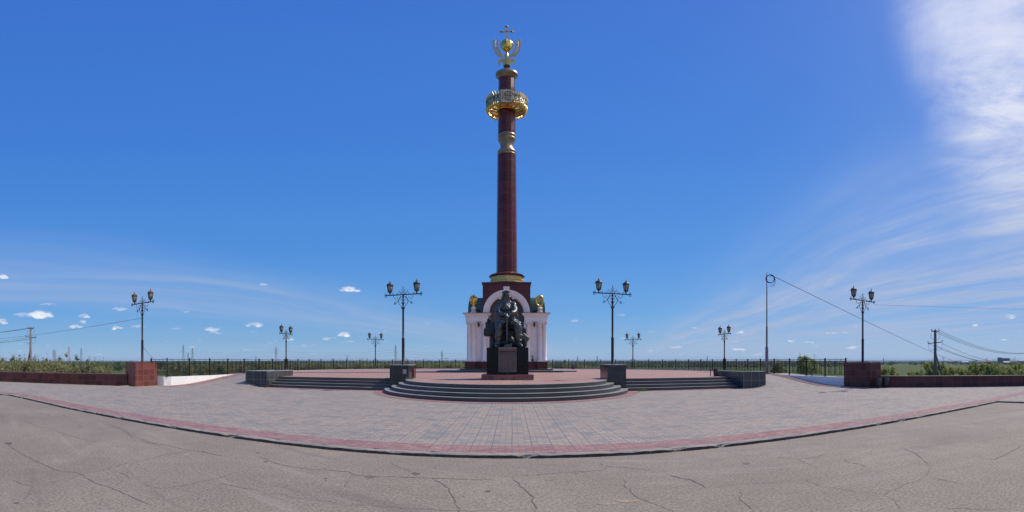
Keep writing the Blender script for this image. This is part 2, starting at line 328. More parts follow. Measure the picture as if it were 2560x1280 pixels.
# ------------------------------------------------------------ mesh helpers
class MB:
    def __init__(s): s.v = []; s.f = []; s.sm = []
    def add(s, vs, fs, mat=None, smooth=False):
        o = len(s.v)
        s.v += [tuple(mat @ Vector(p)) if mat is not None else tuple(p) for p in vs]
        for f in fs: s.f.append([i + o for i in f]); s.sm.append(smooth)
        return s
    def box(s, c, d, rz=0.0, mat=None, taper=1.0, bev=0.0):
        x, y, z = (k / 2 for k in d)
        if bev:
            e = bev; vs = []; n = 8
            ring = [(x - e, -y), (x, -y + e), (x, y - e), (x - e, y), (-x + e, y), (-x, y - e), (-x, -y + e), (-x + e, -y)]
            inn = [(a * (1 - e / x), b * (1 - e / y)) for a, b in ring]
            for (r, h) in ((inn, -z), (ring, -z + e), (ring, z - e), (inn, z)): vs += [(a, b, h) for a, b in r]
            fs = [list(range(7, -1, -1)), list(range(24, 32))]
            for k in range(3):
                for i in range(8): fs.append([k * 8 + i, k * 8 + (i + 1) % 8, (k + 1) * 8 + (i + 1) % 8, (k + 1) * 8 + i])
        else:
            t = taper
            vs = [(-x, -y, -z), (x, -y, -z), (x, y, -z), (-x, y, -z), (-x * t, -y * t, z), (x * t, -y * t, z), (x * t, y * t, z), (-x * t, y * t, z)]
            fs = [(3, 2, 1, 0), (4, 5, 6, 7), (0, 1, 5, 4), (1, 2, 6, 5), (2, 3, 7, 6), (3, 0, 4, 7)]
        T = Matrix.Translation(c) @ Matrix.Rotation(rz, 4, 'Z')
        return s.add(vs, fs, (mat @ T) if mat is not None else T)
    def lathe(s, prof, n=24, c=(0, 0, 0), mat=None, smooth=True, rot=0.0, caps=True):
        vs = []; fs = []
        for r, z in prof:
            for i in range(n):
                a = rot + 2 * math.pi * i / n; vs.append((c[0] + r * math.cos(a), c[1] + r * math.sin(a), c[2] + z))
        for k in range(len(prof) - 1):
            for i in range(n): fs.append((k * n + i, k * n + (i + 1) % n, (k + 1) * n + (i + 1) % n, (k + 1) * n + i))
        if caps: fs += [tuple(range(n - 1, -1, -1)), tuple((len(prof) - 1) * n + i for i in range(n))]
        return s.add(vs, fs, mat, smooth)
    def tube(s, pts, r, n=6, closed=False, smooth=True, mat=None):
        pts = [Vector(p) for p in pts]; L = len(pts); vs = []; fs = []
        rs = r if isinstance(r, (list, tuple)) else [r] * L
        up = None
        for i, p in enumerate(pts):
            if closed: d = pts[(i + 1) % L] - pts[i - 1]
            else: d = pts[min(i + 1, L - 1)] - pts[max(i - 1, 0)]
            if d.length < 1e-9: d = Vector((0, 0, 1))
            d.normalize()
            if up is None:
                up = Vector((0, 0, 1)) if abs(d.z) < .9 else Vector((1, 0, 0))
            a = d.cross(up)
            if a.length < 1e-4: a = d.cross(Vector((.3, 1, .2)))
            a.normalize(); b = a.cross(d).normalized(); up = b
            for k in range(n):
                t = 2 * math.pi * (k + .5) / n; vs.append(tuple(p + (a * math.cos(t) + b * math.sin(t)) * rs[i]))
        for i in range(L if closed else L - 1):
            j = (i + 1) % L
            for k in range(n): fs.append((i * n + k, i * n + (k + 1) % n, j * n + (k + 1) % n, j * n + k))
        if not closed: fs += [tuple(range(n)), tuple((L - 1) * n + k for k in range(n - 1, -1, -1))]
        return s.add(vs, fs, mat, smooth and n > 4)
    def prism(s, poly, z0, z1, mat=None, top=True):
        n = len(poly)
        vs = [(x, y, z0) for x, y in poly] + [(x, y, z1) for x, y in poly]
        fs = [tuple(range(n - 1, -1, -1)), tuple(range(n, 2 * n))] + [(i, (i + 1) % n, n + (i + 1) % n, n + i) for i in range(n)]
        return s.add(vs, fs, mat)
    def plate(s, poly, y0, y1, mat=None):
        """outline in the XZ plane given thickness along Y"""
        n = len(poly)
        vs = [(x, y0, z) for x, z in poly] + [(x, y1, z) for x, z in poly]
        fs = [tuple(range(n)), tuple(range(2 * n - 1, n - 1, -1))] + [((i + 1) % n, i, n + i, n + (i + 1) % n) for i in range(n)]
        return s.add(vs, fs, mat)
    def ball(s, c, r, n=12, m=8, mat=None):
        rx, ry, rz = r if isinstance(r, (list, tuple)) else (r, r, r)
        vs = [(c[0], c[1], c[2] - rz)]; fs = []
        for k in range(1, m):
            t = math.pi * k / m
            for i in range(n):
                a = 2 * math.pi * i / n; vs.append((c[0] + rx * math.sin(t) * math.cos(a), c[1] + ry * math.sin(t) * math.sin(a), c[2] - rz * math.cos(t)))
        vs.append((c[0], c[1], c[2] + rz)); e = len(vs) - 1
        for i in range(n):
            fs.append((0, 1 + (i + 1) % n, 1 + i)); fs.append((e, 1 + (m - 2) * n + i, 1 + (m - 2) * n + (i + 1) % n))
        for k in range(m - 2):
            for i in range(n): a = 1 + k * n; fs.append((a + i, a + (i + 1) % n, a + n + (i + 1) % n, a + n + i))
        return s.add(vs, fs, mat, True)
    def torus(s, c, R_, r, n=20, k=6, axis='Y', mat=None, sx=1.0, sz=1.0):
        pts = []
        for i in range(n):
            a = 2 * math.pi * i / n; u, v = R_ * sx * math.cos(a), R_ * sz * math.sin(a)
            pts.append((c[0] + u, c[1], c[2] + v) if axis == 'Y' else (c[0] + u, c[1] + v, c[2]) if axis == 'Z' else (c[0], c[1] + u, c[2] + v))
        return s.tube(pts, r, k, closed=True, mat=mat)
    def mesh(s, name, fix=True):
        me = bpy.data.meshes.new(name); me.from_pydata(s.v, [], s.f)
        if fix and len(s.f) < 60000:
            bm = bmesh.new(); bm.from_mesh(me)
            bmesh.ops.recalc_face_normals(bm, faces=bm.faces); bm.to_mesh(me); bm.free()
        me.polygons.foreach_set('use_smooth', s.sm[:len(me.polygons)] if len(s.sm) == len(me.polygons) else [False] * len(me.polygons))
        me.update(); return me
    def build(s, name, mat, parent=None, fix=True, loc=None):
        me = s.mesh(name, fix); me.materials.append(M[mat] if isinstance(mat, str) else mat)
        o = bpy.data.objects.new(name, me); col.objects.link(o)
        if parent is not None: o.parent = parent
        if loc is not None: o.location = loc
        return o
def tag(o, label=None, cat=None, group=None, kind=None):
    if label: o['label'] = label
    if cat: o['category'] = cat
    if group: o['group'] = group
    if kind: o['kind'] = kind
    return o
def empty(name, loc=(0, 0, 0), rz=0.0, label=None, cat=None, group=None):
    o = bpy.data.objects.new(name, None); col.objects.link(o); o.location = loc; o.rotation_euler = (0, 0, rz); o.empty_display_size = .2
    return tag(o, label, cat, group)
def struct(mb, name, mat, fix=True): return tag(mb.build(name, mat, fix=fix), kind='structure')
def copy_tree(o, parent=None):
    c = o.copy(); col.objects.link(c)
    if parent is not None: c.parent = parent; c.matrix_parent_inverse = o.matrix_parent_inverse
    for ch in list(o.children): copy_tree(ch, c)
    return c
def G(px, py, z=0.0):
    """ground position under a sight line of the photograph, at height z"""
    a = (px - 1280) / FPX; d = (EYE - z) / math.tan((py - HOR) / FPX)
    return Vector((d * math.sin(a), d * math.cos(a), z))
def AD(px, d, z=0.0):
    a = (px - 1280) / FPX; return Vector((d * math.sin(a), d * math.cos(a), z))
def EZ(py, d): return EYE + d * math.tan((HOR - py) / FPX)
def sm(a, b, x):
    t = max(0, min(1, (x - a) / (b - a))); return t * t * (3 - 2 * t)

# ------------------------------------------------------------ ground, road, paving
PZ, TZ = .06, .66            # lower paving, terrace
def terrain_z(x, y):
    dx = max(0, abs(x) - 24 - (8 if y < 14 else 0)); dy = max(0, y - 54); d = math.hypot(dx, dy)
    if y < 16 and abs(x) > 24: d = max(0, abs(x) - 34)
    z = -.30 - 3.7 * sm(0, 55, d)
    if d > 20: z += .35 * (noise.noise((x * .02, y * .02, 0)))
    return z
g = MB(); rings = [0, 10, 20, 26, 32, 38, 44, 50, 56, 64, 74, 86, 100, 130, 180, 260, 400, 700, 1300, 2500, 5000, 9000, 16000, 30000]; NS = 96
g.v.append((0, 0, -.3))
for r in rings[1:]:
    for i in range(NS):
        a = 2 * math.pi * i / NS; x, y = r * math.sin(a), r * math.cos(a); g.v.append((x, y, terrain_z(x, y)))
for i in range(NS): g.f.append([0, 1 + (i + 1) % NS, 1 + i]); g.sm.append(True)
for k in range(len(rings) - 2):
    for i in range(NS):
        a = 1 + k * NS; g.f.append([a + i, a + (i + 1) % NS, a + NS + (i + 1) % NS, a + NS + i]); g.sm.append(True)
struct(g, 'ground', 'field')
# kerb line, from the left corner to the right corner of the asphalt
KL = [(-24.5, 4.0), (-20.4, 6.6), (-18.3, 7.55), (-15.5, 7.42), (-12.6, 7.2), (-8, 7.02), (-3, 6.9), (2, 6.87), (8, 6.87), (15.0, 6.9), (15.05, 5.6), (15.0, 1.0), (14.9, -40)]
def resample(pl, step):
    out = []
    for (a, b) in zip(pl[:-1], pl[1:]):
        a, b = Vector(a), Vector(b); n = max(1, int((b - a).length / step))
        for i in range(n): out.append(a.lerp(b, i / n))
    out.append(Vector(pl[-1])); return out
asp = MB(); poly = [(-24.5, -45), (14.9, -45)] + list(reversed(KL[:-1]))
asp.add([(x, y, 0) for x, y in poly], [tuple(range(len(poly)))])
o = struct(asp, 'asphalt_road', 'asphalt')
kb = MB(); ks = resample(KL[:-1], .11); rr = random.Random(3)
vs = []; chip = 0
offs = []
for i, p in enumerate(ks):
    d = (ks[min(i + 1, len(ks) - 1)] - ks[max(i - 1, 0)]).normalized(); nrm = Vector((-d.y, d.x))
    worn = noise.noise((p.x * .9, p.y * .9, 1.3)); j = noise.noise((p.x * 6, p.y * 6, 4.4)); gap = .03 if (i % 9 == 0) else 0
    big = max(0, noise.noise((p.x * 2.3, 8, p.y)) - .18) * .10
    front = .012 * j + gap * .3 + big * .8; h = PZ + .004 + .006 * worn - gap * .25
    q0 = p + nrm * front * .3; q1 = p + nrm * (front + .012); q2 = p + nrm * (.045 + front + .01 * rr.random()); q3 = p + nrm * .135
    vs += [(q0.x, q0.y, -.02), (q1.x, q1.y, h - .008 - .012 * rr.random() - big), (q2.x, q2.y, h + .004 - big * .4), (q3.x, q3.y, h)]
fs = []
for i in range(len(ks) - 1):
    for k in range(3): fs.append((i * 4 + k, i * 4 + 4 + k, i * 4 + 5 + k, i * 4 + 1 + k))
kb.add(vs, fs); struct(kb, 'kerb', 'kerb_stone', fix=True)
# lower paving sheet, rising at both sides towards the terrace
def pave_z(x, y):
    ax = abs(x + .45)
    if ax < 13.4 or y < 18: return PZ
    return min(TZ - .004, PZ + (TZ - PZ) * sm(19.0, 24.2 + 2.6 * sm(15, 18.5, ax), y) * sm(13.4, 14.4, ax))
def kerb_y(x):
    for (a, b) in zip(KL[:9], KL[1:10]):
        if a[0] <= x <= b[0]: return a[1] + (b[1] - a[1]) * (x - a[0]) / (b[0] - a[0])
    return None
def fence_back(x):
    return 29 + math.sqrt(max(0, 18 * 18 - (x + .3) ** 2))
pv = MB(); xs = [-46, -40, -34, -30, -27] + [-24.5 + .55 * i for i in range(72)] + [15.04] + [15.6 + .5 * i for i in range(20)] + [27, 30, 34, 40]
ys = [i / 28 for i in range(29)]; vs = []
for x in xs:
    y0 = 7.035 if x > 15 else 4.135 if x < -24.4 else kerb_y(x) + .135
    yt = 27 if abs(x) < 20.2 else 17.6 if x > 0 else 17
    for t in ys:
        y = y0 + (yt - y0) * t ** .8; vs.append((x, y, pave_z(x, y)))
fs = [(i * 29 + k, i * 29 + 29 + k, i * 29 + 30 + k, i * 29 + 1 + k) for i in range(len(xs) - 1) for k in range(28)]
pv.add(vs, fs, smooth=True)
pv.add([(15.135, -30, PZ), (40, -30, PZ), (40, 7.035, PZ), (15.135, 7.035, PZ)], [(0, 1, 2, 3)])
pv.add([(-46, -30, PZ), (-24.6, -30, PZ), (-24.6, 4.135, PZ), (-46, 4.135, PZ)], [(0, 1, 2, 3)])
struct(pv, 'lower_paving', 'grey_paving', fix=True)
def strip(pl, w0, w1, z, name, mat, zf=None):
    ps = resample(pl, .4); vs = []; fs = []
    for i, p in enumerate(ps):
        d = (ps[min(i + 1, len(ps) - 1)] - ps[max(i - 1, 0)]).normalized(); n = Vector((-d.y, d.x))
        for w_ in (w0, w1):
            q = p + n * w_; vs.append((q.x, q.y, (zf(q.x, q.y) if zf else 0) + z))
    for i in range(len(ps) - 1): fs.append((i * 2, i * 2 + 2, i * 2 + 3, i * 2 + 1))
    mb = MB(); mb.add(vs, fs); return struct(mb, name, mat)
strip(KL[:10] + [(24, 7.2)], .137, .76, PZ + .005, 'red_paving_band', 'red_paving')
CX, CY = -.3, 22.1
arc = [(CX - 6.5 * math.cos(R(a)), CY - 6.5 * math.sin(R(a))) for a in range(0, 181, 6)]
strip([(-16, 20.75), (-7.2, 20.95)] , -.1, .4, PZ + .005, 'red_paving_band', 'red_paving')
strip([(6.6, 20.95), (15.2, 20.3)], -.1, .4, PZ + .005, 'red_paving_band', 'red_paving')
strip(arc, -.28, .3, PZ + .009, 'red_paving_band', 'red_paving')
for xx_, wa, wb in ((-18.9, -.45, .45), (18.05, -.45, .45)):
    strip([(xx_, y / 2) for y in range(36, 54)], wa, wb, .008, 'red_paving_band', 'red_paving', pave_z)
# terrace sheet
tp = [(-13.6, 22.3), (-5.9, 22.3)]
tp += [(CX - 4.92 * math.cos(R(a)), CY - 4.92 * math.sin(R(a))) for a in range(0, 181, 6)]
tp += [(5.4, 22.3), (12.4, 22.3), (12.4, 24.15), (14.6, 24.2), (18.5, 26.7), (18.5, 34)]
tp += [(-.45 + 19.0 * math.cos(R(a)), 34 + 19.0 * math.sin(R(a))) for a in range(5, 180, 5)]
tp += [(-19.4, 34), (-19.4, 26.7), (-15.4, 24.2), (-13.6, 24.15)]
tr = MB(); tr.prism(tp, .0, TZ); struct(tr, 'terrace_paving', 'pink_paving')

# cracks and stains of the old asphalt
CR = {(0, 960): [[(55,590),(130,640),(190,680),(300,740),(430,800),(530,850),(640,875),(760,885),(830,915),(900,950),(940,985),(1030,1015),(1150,1055),(1280,1105),(1380,1160),(1480,1190),(1580,1225)],
 [(380,1010),(520,985),(700,940),(830,905),(960,870),(1090,845),(1240,800),(1400,770),(1560,725),(1720,695),(1900,670)],[(1060,400),(1160,430),(1260,470),(1310,520),(1370,578)],
 [(1420,570),(1600,600),(1780,635),(1900,665),(2040,680),(2160,705),(2300,730)],[(1440,980),(1500,1020),(1640,1045),(1800,1020),(2000,975),(2160,945),(2340,890),(2560,840)],
 [(1120,855),(1240,895),(1310,960)],[(2140,985),(2280,1005),(2400,1030),(2560,1062)],[(60,940),(200,990),(320,1025),(300,1080),(240,1160)],[(190,345),(400,430),(600,480),(800,545),(1000,590)]],
 (640, 960): [[(45,720),(90,750),(160,780),(300,815),(460,840),(640,855),(800,868),(920,875),(970,905),(1060,915),(1200,925),(1400,925),(1600,935),(1780,940),(2100,950),(2400,955)],
 [(960,905),(910,960),(880,1010),(860,1070)],[(1355,760),(1375,800),(1450,835),(1520,870),(1570,885)],[(1770,940),(1860,990),(1935,1050),(1975,1130),(1995,1200),(2030,1250),(2032,1300)],
 [(0,1060),(200,1100),(400,1128),(500,1150),(700,1160),(800,1190),(1050,1215),(1300,1228),(1600,1248),(1900,1255),(2560,1265)]],
 (1280, 960): [[(0,925),(20,965),(70,985),(75,1020),(130,1070),(180,1100),(215,1150),(225,1200),(245,1300)],[(20,915),(300,905),(480,885),(760,875),(900,855),(950,825),(1150,830),(1400,865)],
 [(870,775),(900,805),(950,825)],[(1120,930),(1130,1010),(1180,1060),(1220,1110),(1300,1150),(1400,1190),(1520,1235),(1660,1290)],[(1550,890),(1600,920),(1700,945),(1770,950),(1860,990),(1950,1045)],
 [(2270,1040),(2285,1100),(2290,1150),(2330,1200),(2440,1290)],[(2090,650),(2200,690),(2400,720),(2530,735)]],
 (1920, 960): [[(0,730),(150,740),(300,745),(400,740),(520,715),(640,690)],[(300,745),(350,785),(470,820),(510,860)],
 [(310,945),(420,985),(560,1020),(720,1050),(900,1075),(1060,1090),(1160,1100),(1260,1050),(1400,990),(1560,940),(1600,880),(1630,830)],[(1160,1100),(1250,1160),(1310,1220),(1390,1300)],
 [(1330,630),(1420,670),(1500,710),(1570,770),(1630,830)],[(1600,925),(1750,955),(1860,980),(1990,1005)],[(2070,730),(2260,755),(2350,710),(2480,650),(2560,605)],
 [(1640,345),(1900,375),(2200,400),(2350,400),(2480,390)],[(740,740),(820,785),(920,800),(1010,835)],[(1120,1270),(1180,1235),(1260,1215)],[(1670,1230),(1950,1245),(2400,1250)]]}
ck = MB(); rr = random.Random(5)
STRONG = {1: .0, 2: .0}
for (ox, oy), lines in CR.items():
    for li, ln in enumerate(lines):
        pts = [G(ox + a / 4, oy + b / 4, .004).to_2d() for a, b in ln]
        ps = resample(pts, .045); wb = rr.choice((.002, .0028, .0036)) * (1.5 if len(ln) in (7, 9, 6) else 1)
        vs = []; fs = []
        for i, p in enumerate(ps):
            d = (ps[min(i + 1, len(ps) - 1)] - ps[max(i - 1, 0)]); d = d.normalized() if d.length else Vector((1, 0)); n = Vector((-d.y, d.x))
            jj = noise.noise((p.x * 5, p.y * 5, 0)) * .035 + noise.noise((p.x * 19, p.y * 19, 0)) * .016
            w_ = wb * (.5 + 1.1 * rr.random()) * min(1, i / 5 + .1, (len(ps) - 1 - i) / 5 + .1) * (1 + p.length * .05)
            for s_ in (-1, 1): q = p + n * (jj + s_ * w_); vs.append((q.x, q.y, .004))
        for i in range(len(ps) - 1): fs.append((i * 2, i * 2 + 2, i * 2 + 3, i * 2 + 1))
        ck.add(vs, fs)
struct(ck, 'asphalt_road_cracks', 'crack', fix=True)
def blot(mb, px, py, wpx, hpx, z=.003):
    c = G(px, py, z); rx = wpx / 2 / FPX * c.to_2d().length; e = G(px, py + hpx / 2, z); ry = abs(c.to_2d().length - e.to_2d().length)
    a = math.atan2(c.x, c.y); vs = []
    for i in range(22):
        t = 2 * math.pi * i / 22; k = 1 + .35 * noise.noise((math.cos(t) * 1.3 + px, math.sin(t) * 1.3, py))
        u, v = rx * k * math.cos(t), ry * k * math.sin(t)
        vs.append((c.x + u * math.cos(a) + v * math.sin(a), c.y - u * math.sin(a) + v * math.cos(a), z))
    mb.add(vs, [tuple(range(22))])
s1 = MB()
for b in ((926, 1192, 26, 7), (1040, 1184, 20, 6), (1866, 1158, 18, 5), (22, 1108, 18, 6), (41, 1257, 16, 4), (664, 1154, 10, 3), (1220, 1228, 14, 4), (645, 1132, 8, 2), (815, 1196, 7, 3), (507, 1129, 9, 2), (160, 1038, 8, 1.6), (121, 1037, 6, 1.5), (202, 1067, 8, 2), (815, 1201, 5, 2), (1440, 1184, 8, 3)): blot(s1, *b)
struct(s1, 'asphalt_road_stains', 'stain')
s2 = MB()
for b in ((1376, 1197, 30, 6), (1570, 1252, 60, 7), (1515, 1260, 44, 4), (1158, 1153, 30, 3)): blot(s2, *b)
struct(s2, 'asphalt_road_dust', 'stain_tan')

# ------------------------------------------------------------ steps, pedestals, planters
def worn_block(mb, poly, z0, z1): mb.prism(poly, z0, z1)
def straight_steps(x0, x1, y0, label):
    mb = MB(); h = (TZ - PZ) / 4; n = 26; rr = random.Random(int(x0 * 10))
    for k in range(4):
        ya = y0 + .35 * k; yb = y0 + .35 * (k + 1) if k < 3 else 22.3; z1 = PZ + h * (k + 1) + (.006 if k == 3 else 0)
        pts = []
        for i in range(n + 1):
            x = x0 + (x1 - x0) * i / n; c = .02 * noise.noise((x * 1.7, k * 3.1, 2)) ; pts.append((x, ya + c))
        mb.prism(pts + [(x1, yb + (.02 if k < 3 else -.004)), (x0, yb + (.02 if k < 3 else -.004))], PZ + .012, z1)
    o = mb.build('staircase', 'step_granite'); return tag(o, label, 'steps', 'flights of dark stone steps up to the terrace')
straight_steps(-13.58, -5.4, 21.3, 'straight flight of dark stone steps between the left planter and the round steps')
straight_steps(4.9, 12.38, 21.1, 'straight flight of dark stone steps ending at the planter with the bins')
mb = MB()
for k in range(4):
    ro = 6.23 - .35 * k; ri = ro - .4 if k < 3 else 4.925; z1 = PZ + .15 * (k + 1) + (.006 if k == 3 else 0)
    outer = []; inner = []
    for i in range(73):
        a = math.pi * (i / 72); w_ = .018 * noise.noise((a * 9, k, 5)) + (.03 * max(0, noise.noise((a * 16, k * 2.2, 1)) - .35))
        outer.append((CX - (ro - w_) * math.cos(a), CY - (ro - w_) * math.sin(a))); inner.append((CX - ri * math.cos(a), CY - ri * math.sin(a)))
    mb.prism(outer + list(reversed(inner)), PZ + .012, z1)
    for i in range(0, 73, 4):      # narrow joints between the kerb stones
        pass
tag(mb.build('round_staircase', 'step_granite'), 'wide half round flight of four dark stone steps below the seated statue', 'steps')

def clad_box(name, x0, x1, y0, y1, z0, z1, mat, label, cat, lid='stone_lid', group=None, lidh=.035, over=.015):
    r = empty(name, ((x0 + x1) / 2, (y0 + y1) / 2, z0), 0, label, cat, group)
    w, d, h = x1 - x0, y1 - y0, z1 - z0
    MB().box((0, 0, (h - lidh) / 2), (w, d, h - lidh), bev=.006).build('cladding', mat, r)
    MB().box((0, 0, h - lidh / 2 + .001), (w + over * 2, d + over * 2, lidh), bev=.006).build('cap_stone', lid, r)
    return r
pedL = clad_box('lamp_pedestal', -6.39, -5.35, 21.66, 23.36, .215, 1.41, 'black_granite', 'black granite pedestal with small grey notice, left of the round steps', 'pedestal', group='black lamp pedestals')
MB().box((.30, -.858, .84), (.20, .012, .24)).build('notice_plate', 'stone_lid', pedL)
MB().box((.30, -.866, .84), (.155, .006, .19)).build('notice_face', 'grey_plinth', pedL)
MB().box((.56, .25, .75), (.05, .35, .55)).build('side_plate', 'pier_granite', pedL)
pedR = clad_box('lamp_pedestal', 4.90, 5.90, 21.5, 23.36, .215, 1.43, 'black_granite', 'black granite pedestal at the right end of the round steps', 'pedestal', group='black lamp pedestals')

def planter(x0, x1, y0, y1, z1, label, grass):
    r = empty('stone_planter', ((x0 + x1) / 2, (y0 + y1) / 2, PZ), 0, label, 'planter')
    w, d, h = x1 - x0, y1 - y0, z1 - PZ; t = .22
    mb = MB()
    for (c, s) in (((0, -d / 2 + t / 2, h / 2), (w, t, h)), ((0, d / 2 - t / 2, h / 2), (w, t, h)), ((-w / 2 + t / 2, 0, h / 2), (t, d - 2 * t, h)), ((w / 2 - t / 2, 0, h / 2), (t, d - 2 * t, h))): mb.box(c, s)
    mb.build('cladding', 'planter_granite', r)
    mb = MB()
    for (c, s) in (((0, -d / 2 + t / 2, h + .013), (w + .03, t + .02, .03)), ((0, d / 2 - t / 2, h + .013), (w + .03, t + .02, .03)), ((-w / 2 + t / 2, 0, h + .013), (t + .02, d - 2 * t - .04, .03)), ((w / 2 - t / 2, 0, h + .013), (t + .02, d - 2 * t - .04, .03))): mb.box(c, s)
    mb.build('rim', 'stone_lid', r)
    MB().box((0, 0, h - .12), (w - 2 * t - .01, d - 2 * t - .01, .2)).build('soil', 'soil', r)
    if grass:
        g_ = MB(); rr = random.Random(11)
        for i in range(900):
            x, y = rr.uniform(-w / 2 + t, w / 2 - t), rr.uniform(-d / 2 + t, d / 2 - t)
            if noise.noise((x * 2, y * 2, 3)) < -.1: continue
            a = rr.random() * 6.28; hh = rr.uniform(.05, .17); dx, dy = math.cos(a) * .012, math.sin(a) * .012; lx, ly = rr.uniform(-.05, .05), rr.uniform(-.05, .05)
            g_.add([(x - dx, y - dy, h - .03), (x + dx, y + dy, h - .03), (x + lx, y + ly, h - .02 + hh)], [(0, 1, 2)])
        tag(g_.build('grass_tufts', 'grass_blade', r), kind='stuff')
    return r
planter(-15.15, -13.62, 21.0, 24.15, 1.0, 'low black granite planter with a sunlit side, at the left end of the steps', False)
planter(12.42, 13.98, 20.65, 24.1, .99, 'low black granite planter with weeds growing in it, right of the steps', True)

# low boundary walls and gate piers
def wall_run(a, b, z1, th, label):
    a, b = Vector(a), Vector(b); d = b - a; L = d.length; ang = math.atan2(d.y, d.x)
    r = empty('boundary_wall', (a.x, a.y, PZ), ang, label, 'wall')
    m1 = MB().box((L / 2, th / 2, (z1 - PZ) / 2 - .06), (L, th, z1 - PZ + .12 - .04)); o = m1.build('cladding', 'dark_wall_granite', r)
    MB().box((L / 2, th / 2, z1 - PZ - .018), (L + .01, th + .04, .036)).build('coping', 'pier_granite', r)
    return r
wall_run((-46, 3.6), (-20.75, 16.35), .80, .42, 'long low maroon stone wall running left from the sunlit gate pier')
wall_run((19.15, 16.3), (33.5, -1.2), .73, .42, 'long low maroon stone wall running right from the pier with litter bins')
def pier(x0, x1, y0, y1, rz, mat, label):
    r = empty('gate_pier', ((x0 + x1) / 2, (y0 + y1) / 2, PZ - .04), rz, label, 'pier', 'maroon stone gate piers')
    w, d, h = x1 - x0, y1 - y0, 1.51
    MB().box((0, 0, h / 2 - .02), (w, d, h - .04)).build('cladding', mat, r)
    MB().box((0, 0, h - .02), (w + .03, d + .03, .045)).build('cap_stone', 'pier_granite', r)
    return r
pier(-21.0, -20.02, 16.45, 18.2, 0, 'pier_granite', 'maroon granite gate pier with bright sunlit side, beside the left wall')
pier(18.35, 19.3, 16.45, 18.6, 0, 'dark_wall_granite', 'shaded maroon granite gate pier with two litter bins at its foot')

# ------------------------------------------------------------ the monument
AX, AY = -.48, 39.1
mon = empty('column_monument', (AX, AY, TZ), 0, 'tall dark red granite column on a white arched base with a golden crown', 'monument')
def mz(py, d): return EZ(py, d) - TZ
def XR(zx): return (zx - 537) * .008136
def ZR(zy, d=37.0): return EZ(660 + zy / 4.266, d) - TZ
FY = 37.0 - AY       # front face, local
steps = MB()
steps.box((0, .2, .05), (12.3, 4.4, .10)); steps.box((.05, -.35, .075), (9.4, 6.6, .15)); steps.box((0, 0, .14), (7.95, 5.4, .28))
steps.build('base_steps', 'step_granite', mon)
zp0, zp1 = .28, ZR(1045)
pl = MB(); pl.box((0, 0, (zp0 + zp1) / 2), (7.05, 4.0, zp1 - zp0))
for zx, ww in ((150, 110), (300, 75), (772, 75), (920, 110)):
    pl.box((XR(zx), FY + .02, (zp0 + zp1) / 2 - .003), (ww * .008136, .5, zp1 - zp0 - .006)); pl.box((XR(zx), -FY - .02, (zp0 + zp1) / 2 - .003), (ww * .008136, .5, zp1 - zp0 - .006))
pl.build('plinth', 'maroon_granite', mon)
for s in (-1, 1): MB().box((s * 2.58, 0, zp1 + .02), (2.16, 4.28, .05)).build('plinth_coping', 'red_base_granite', mon)
ze0, ze1 = ZR(612), ZR(522)
for s in (-1, 1): MB().box((s * 2.50, .0, (zp1 + .045 + ze0) / 2), (1.80, 3.78, ze0 - zp1 - .045)).build('wall', 'white_plaster', mon)
# niche behind the arch
rin, rout = 185 * .008136, 250 * .008136
zs = ZR(519)
def arcpts(r, zc, n=32): return [(r * math.cos(math.pi * i / n), zc + r * math.sin(math.pi * i / n)) for i in range(n + 1)]
MB().plate([(-1.60, .28), (1.60, .28)] + arcpts(1.60, zs), FY + .75, FY + .9).build('niche_panel', 'niche_stone', mon)
# upper granite block with arched cut-out
zb1 = ZR(195)
rb = MB(); hw = 2.08
cut = arcpts(rout - .02, zs); poly = [(hw, zs + .004), (hw, zb1), (-hw, zb1), (-hw, zs + .004)] + list(reversed(cut))
rb.plate(poly, FY + .10, FY + .95); rb.plate([(hw, zs), (hw, zb1), (-hw, zb1), (-hw, zs)], FY + .951, -FY - .1)
rb.build('upper_block', 'maroon_granite', mon)
cc_ = MB(); H = zb1
for (e, z0, z1) in ((.03, -.12, -.06), (.09, -.06, .03)): cc_.box((0, 0, H + (z0 + z1) / 2), (2 * hw + 2 * e, -2 * FY - .2 + 2 * e, z1 - z0))
cc_.build('block_cornice', 'maroon_granite', mon)
# archivolt in three stepped rings
av = MB()
for (ra, rb_, y0, y1) in ((rout - .20, rout + .0, FY - .06, FY + .6), (rin + .12, rout - .20, FY - .02, FY + .6), (rin, rin + .12, FY + .06, FY + .75)):
    av.plate(arcpts(rb_, zs) + list(reversed(arcpts(ra, zs))), y0, y1)
av.plate([(-.24, zs + rout - .07), (.24, zs + rout - .07), (.27, zs + rout + .27), (-.27, zs + rout + .27)], FY - .10, FY + .3)
av.build('archivolt', 'white_plaster', mon)
# jamb pilasters under the arch
for s in (-1, 1): MB().box((s * 1.60, FY + .45, (zp1 + ze0) / 2 + .02), (.16, .62, ze0 - zp1 - .04)).build('jamb', 'white_plaster', mon)
